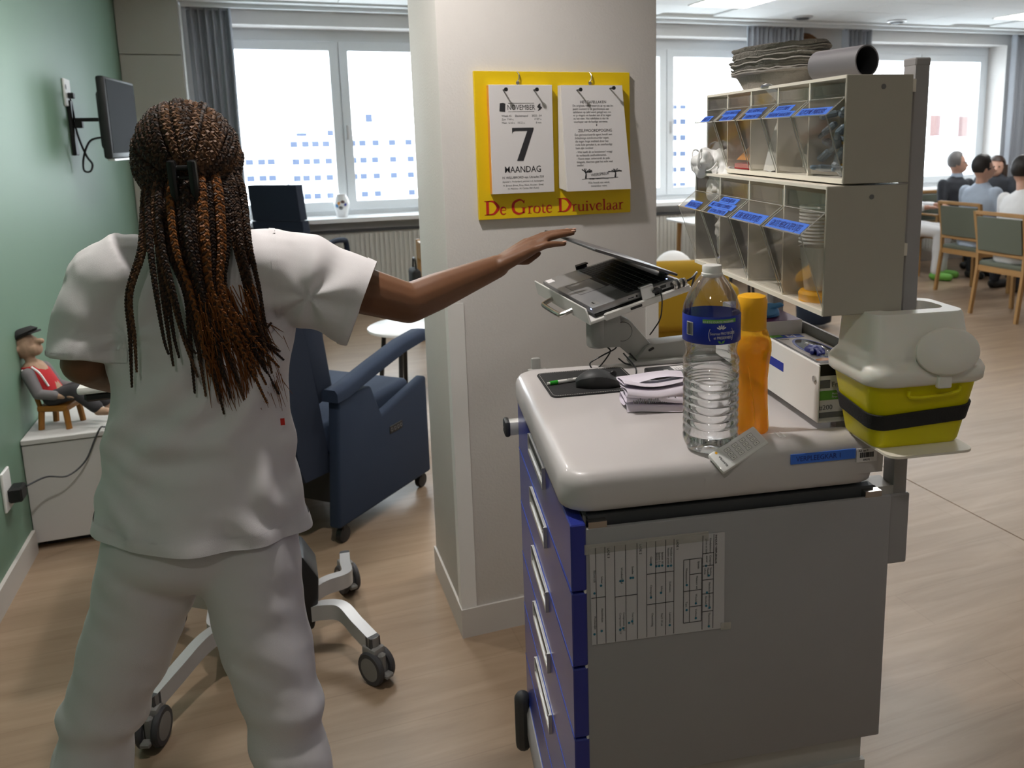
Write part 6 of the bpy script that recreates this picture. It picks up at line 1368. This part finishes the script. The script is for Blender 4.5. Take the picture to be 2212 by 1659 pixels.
seated('person in white shirt with short dark hair seated on the dining chair', (5.96, 5.22, 0), 0, 'shirt_white', 'shirt_white', 'skin_light', 'hair_black', (.07, .03, 1.25), .05, .2, shoe='white_gloss')
seated('grey-haired man in dark suit and glasses seated beside the window', (7.30, 7.26, 0), math.radians(-90), 'suit', 'suit', 'skin_light', 'hair_grey', (.02, .0, 1.235), .02, .75, extra='glasses', collar='shirt_blue')
seated('woman with long dark brown hair facing the table by the window reveal', (8.11, 7.43, 0), math.radians(205), 'suit', 'trouser_dark', 'skin_light', 'hair_brown', (.03, 0, 1.16), .03, .25, style='long')
seated('dark-haired person in white seated behind the metal post', (6.62, 7.30, 0), math.radians(-60), 'shirt_white', 'shirt_white', 'skin_warm', 'hair_black', (.02, 0, 1.21), .02, 0, shoe='print_green')
t = thing('stool', 'low white stool under the person in white behind the post', 'stool', (6.60, 7.32, 0)); obj('seat', MB().rbox(-.2, .2, -.2, .2, .42, .455, .02, 2), 'wood_chair', t)
for (x, y) in ((-.16, -.16), (.16, -.16), (-.16, .16), (.16, .16)): obj('leg', MB().cyl((x, y, 0), (x, y, .43), .016, 8), 'wood_chair', t)
# ------------------------------------------------------------------ yellow armchair with white cushion, window table, navy pouf
t = thing('armchair', 'mustard yellow upholstered armchair past the pillar', 'armchair', (2.62, 5.15, 0), math.radians(75))
obj('seat_block', MB().rbox(-.32, .34, -.34, .34, .10, .42, .05, 3), 'mustard', t, 60); obj('backrest', MB().rbox(-.40, -.26, -.34, .34, .30, .78, .06, 3), 'mustard', t, 60)
for s in (-1, 1): obj('armrest', MB().rbox(-.34, .32, s * .36 - .07, s * .36 + .07, .12, .60, .06, 3), 'mustard', t, 60)
for (x, y) in ((-.3, -.3), (.3, -.3), (-.3, .3), (.3, .3)): obj('leg', MB().cyl((x, y, 0), (x, y, .11), .018, 8), 'wood_chair', t)
t = thing('cushion', 'white rounded pillow propped on the yellow armchair', 'cushion', (2.60, 5.02, .43), math.radians(75))
obj('pillow', MB().ball((-.06, .02, .22), .17, .75, .9, 1.05, 22, 14), 'wet_wipe', t); obj('pillow_cover', crumple(MB().rbox(-.1, .14, -.24, -.02, .0, .26, .05, 3), .015, 8, 2), 'wet_wipe', t, 60)
t = thing('window_table', 'white table with wooden and black legs under the middle window', 'table', (4.35, 7.30, 0))
obj('table_top', MB().rbox(-.5, .75, -.28, .32, .735, .76, .006, 1), 'table_white', t)
for (x, y, m_) in ((-.38, -.2, 'wood_chair'), (.6, -.2, 'wood_chair'), (-.38, .25, 'wood_chair'), (.6, .25, 'wood_chair')): obj('leg', MB().tube([(x * 1.05, y * 1.05, 0), (x, y, .737)], [.018, .026], 10), m_, t)
t = thing('bar_stool', 'black metal stool beside the white window table', 'stool', (4.20, 6.75, 0)); obj('seat', MB().lathe([(.16, .44), (.17, .45), (.16, .47)], 24), 'black', t)
for a in range(4): obj('leg', MB().tube([(.17 * math.cos(a * PI / 2 + .4), .17 * math.sin(a * PI / 2 + .4), 0), (.12 * math.cos(a * PI / 2 + .4), .12 * math.sin(a * PI / 2 + .4), .445)], .013, 8), 'black', t)
t = thing('pouf', 'dark blue upholstered pouf on the floor beyond the cart', 'pouf', (4.22, 5.62, 0)); obj('upholstery', MB().lathe([(.10, .03), (.14, .05), (.15, .2), (.14, .36), (.10, .40), (.02, .41)], 28), 'fabric_blue', t, 60); obj('feet', MB().cyl((-.08, 0, 0), (-.08, 0, .05), .015, 8), 'black', t)
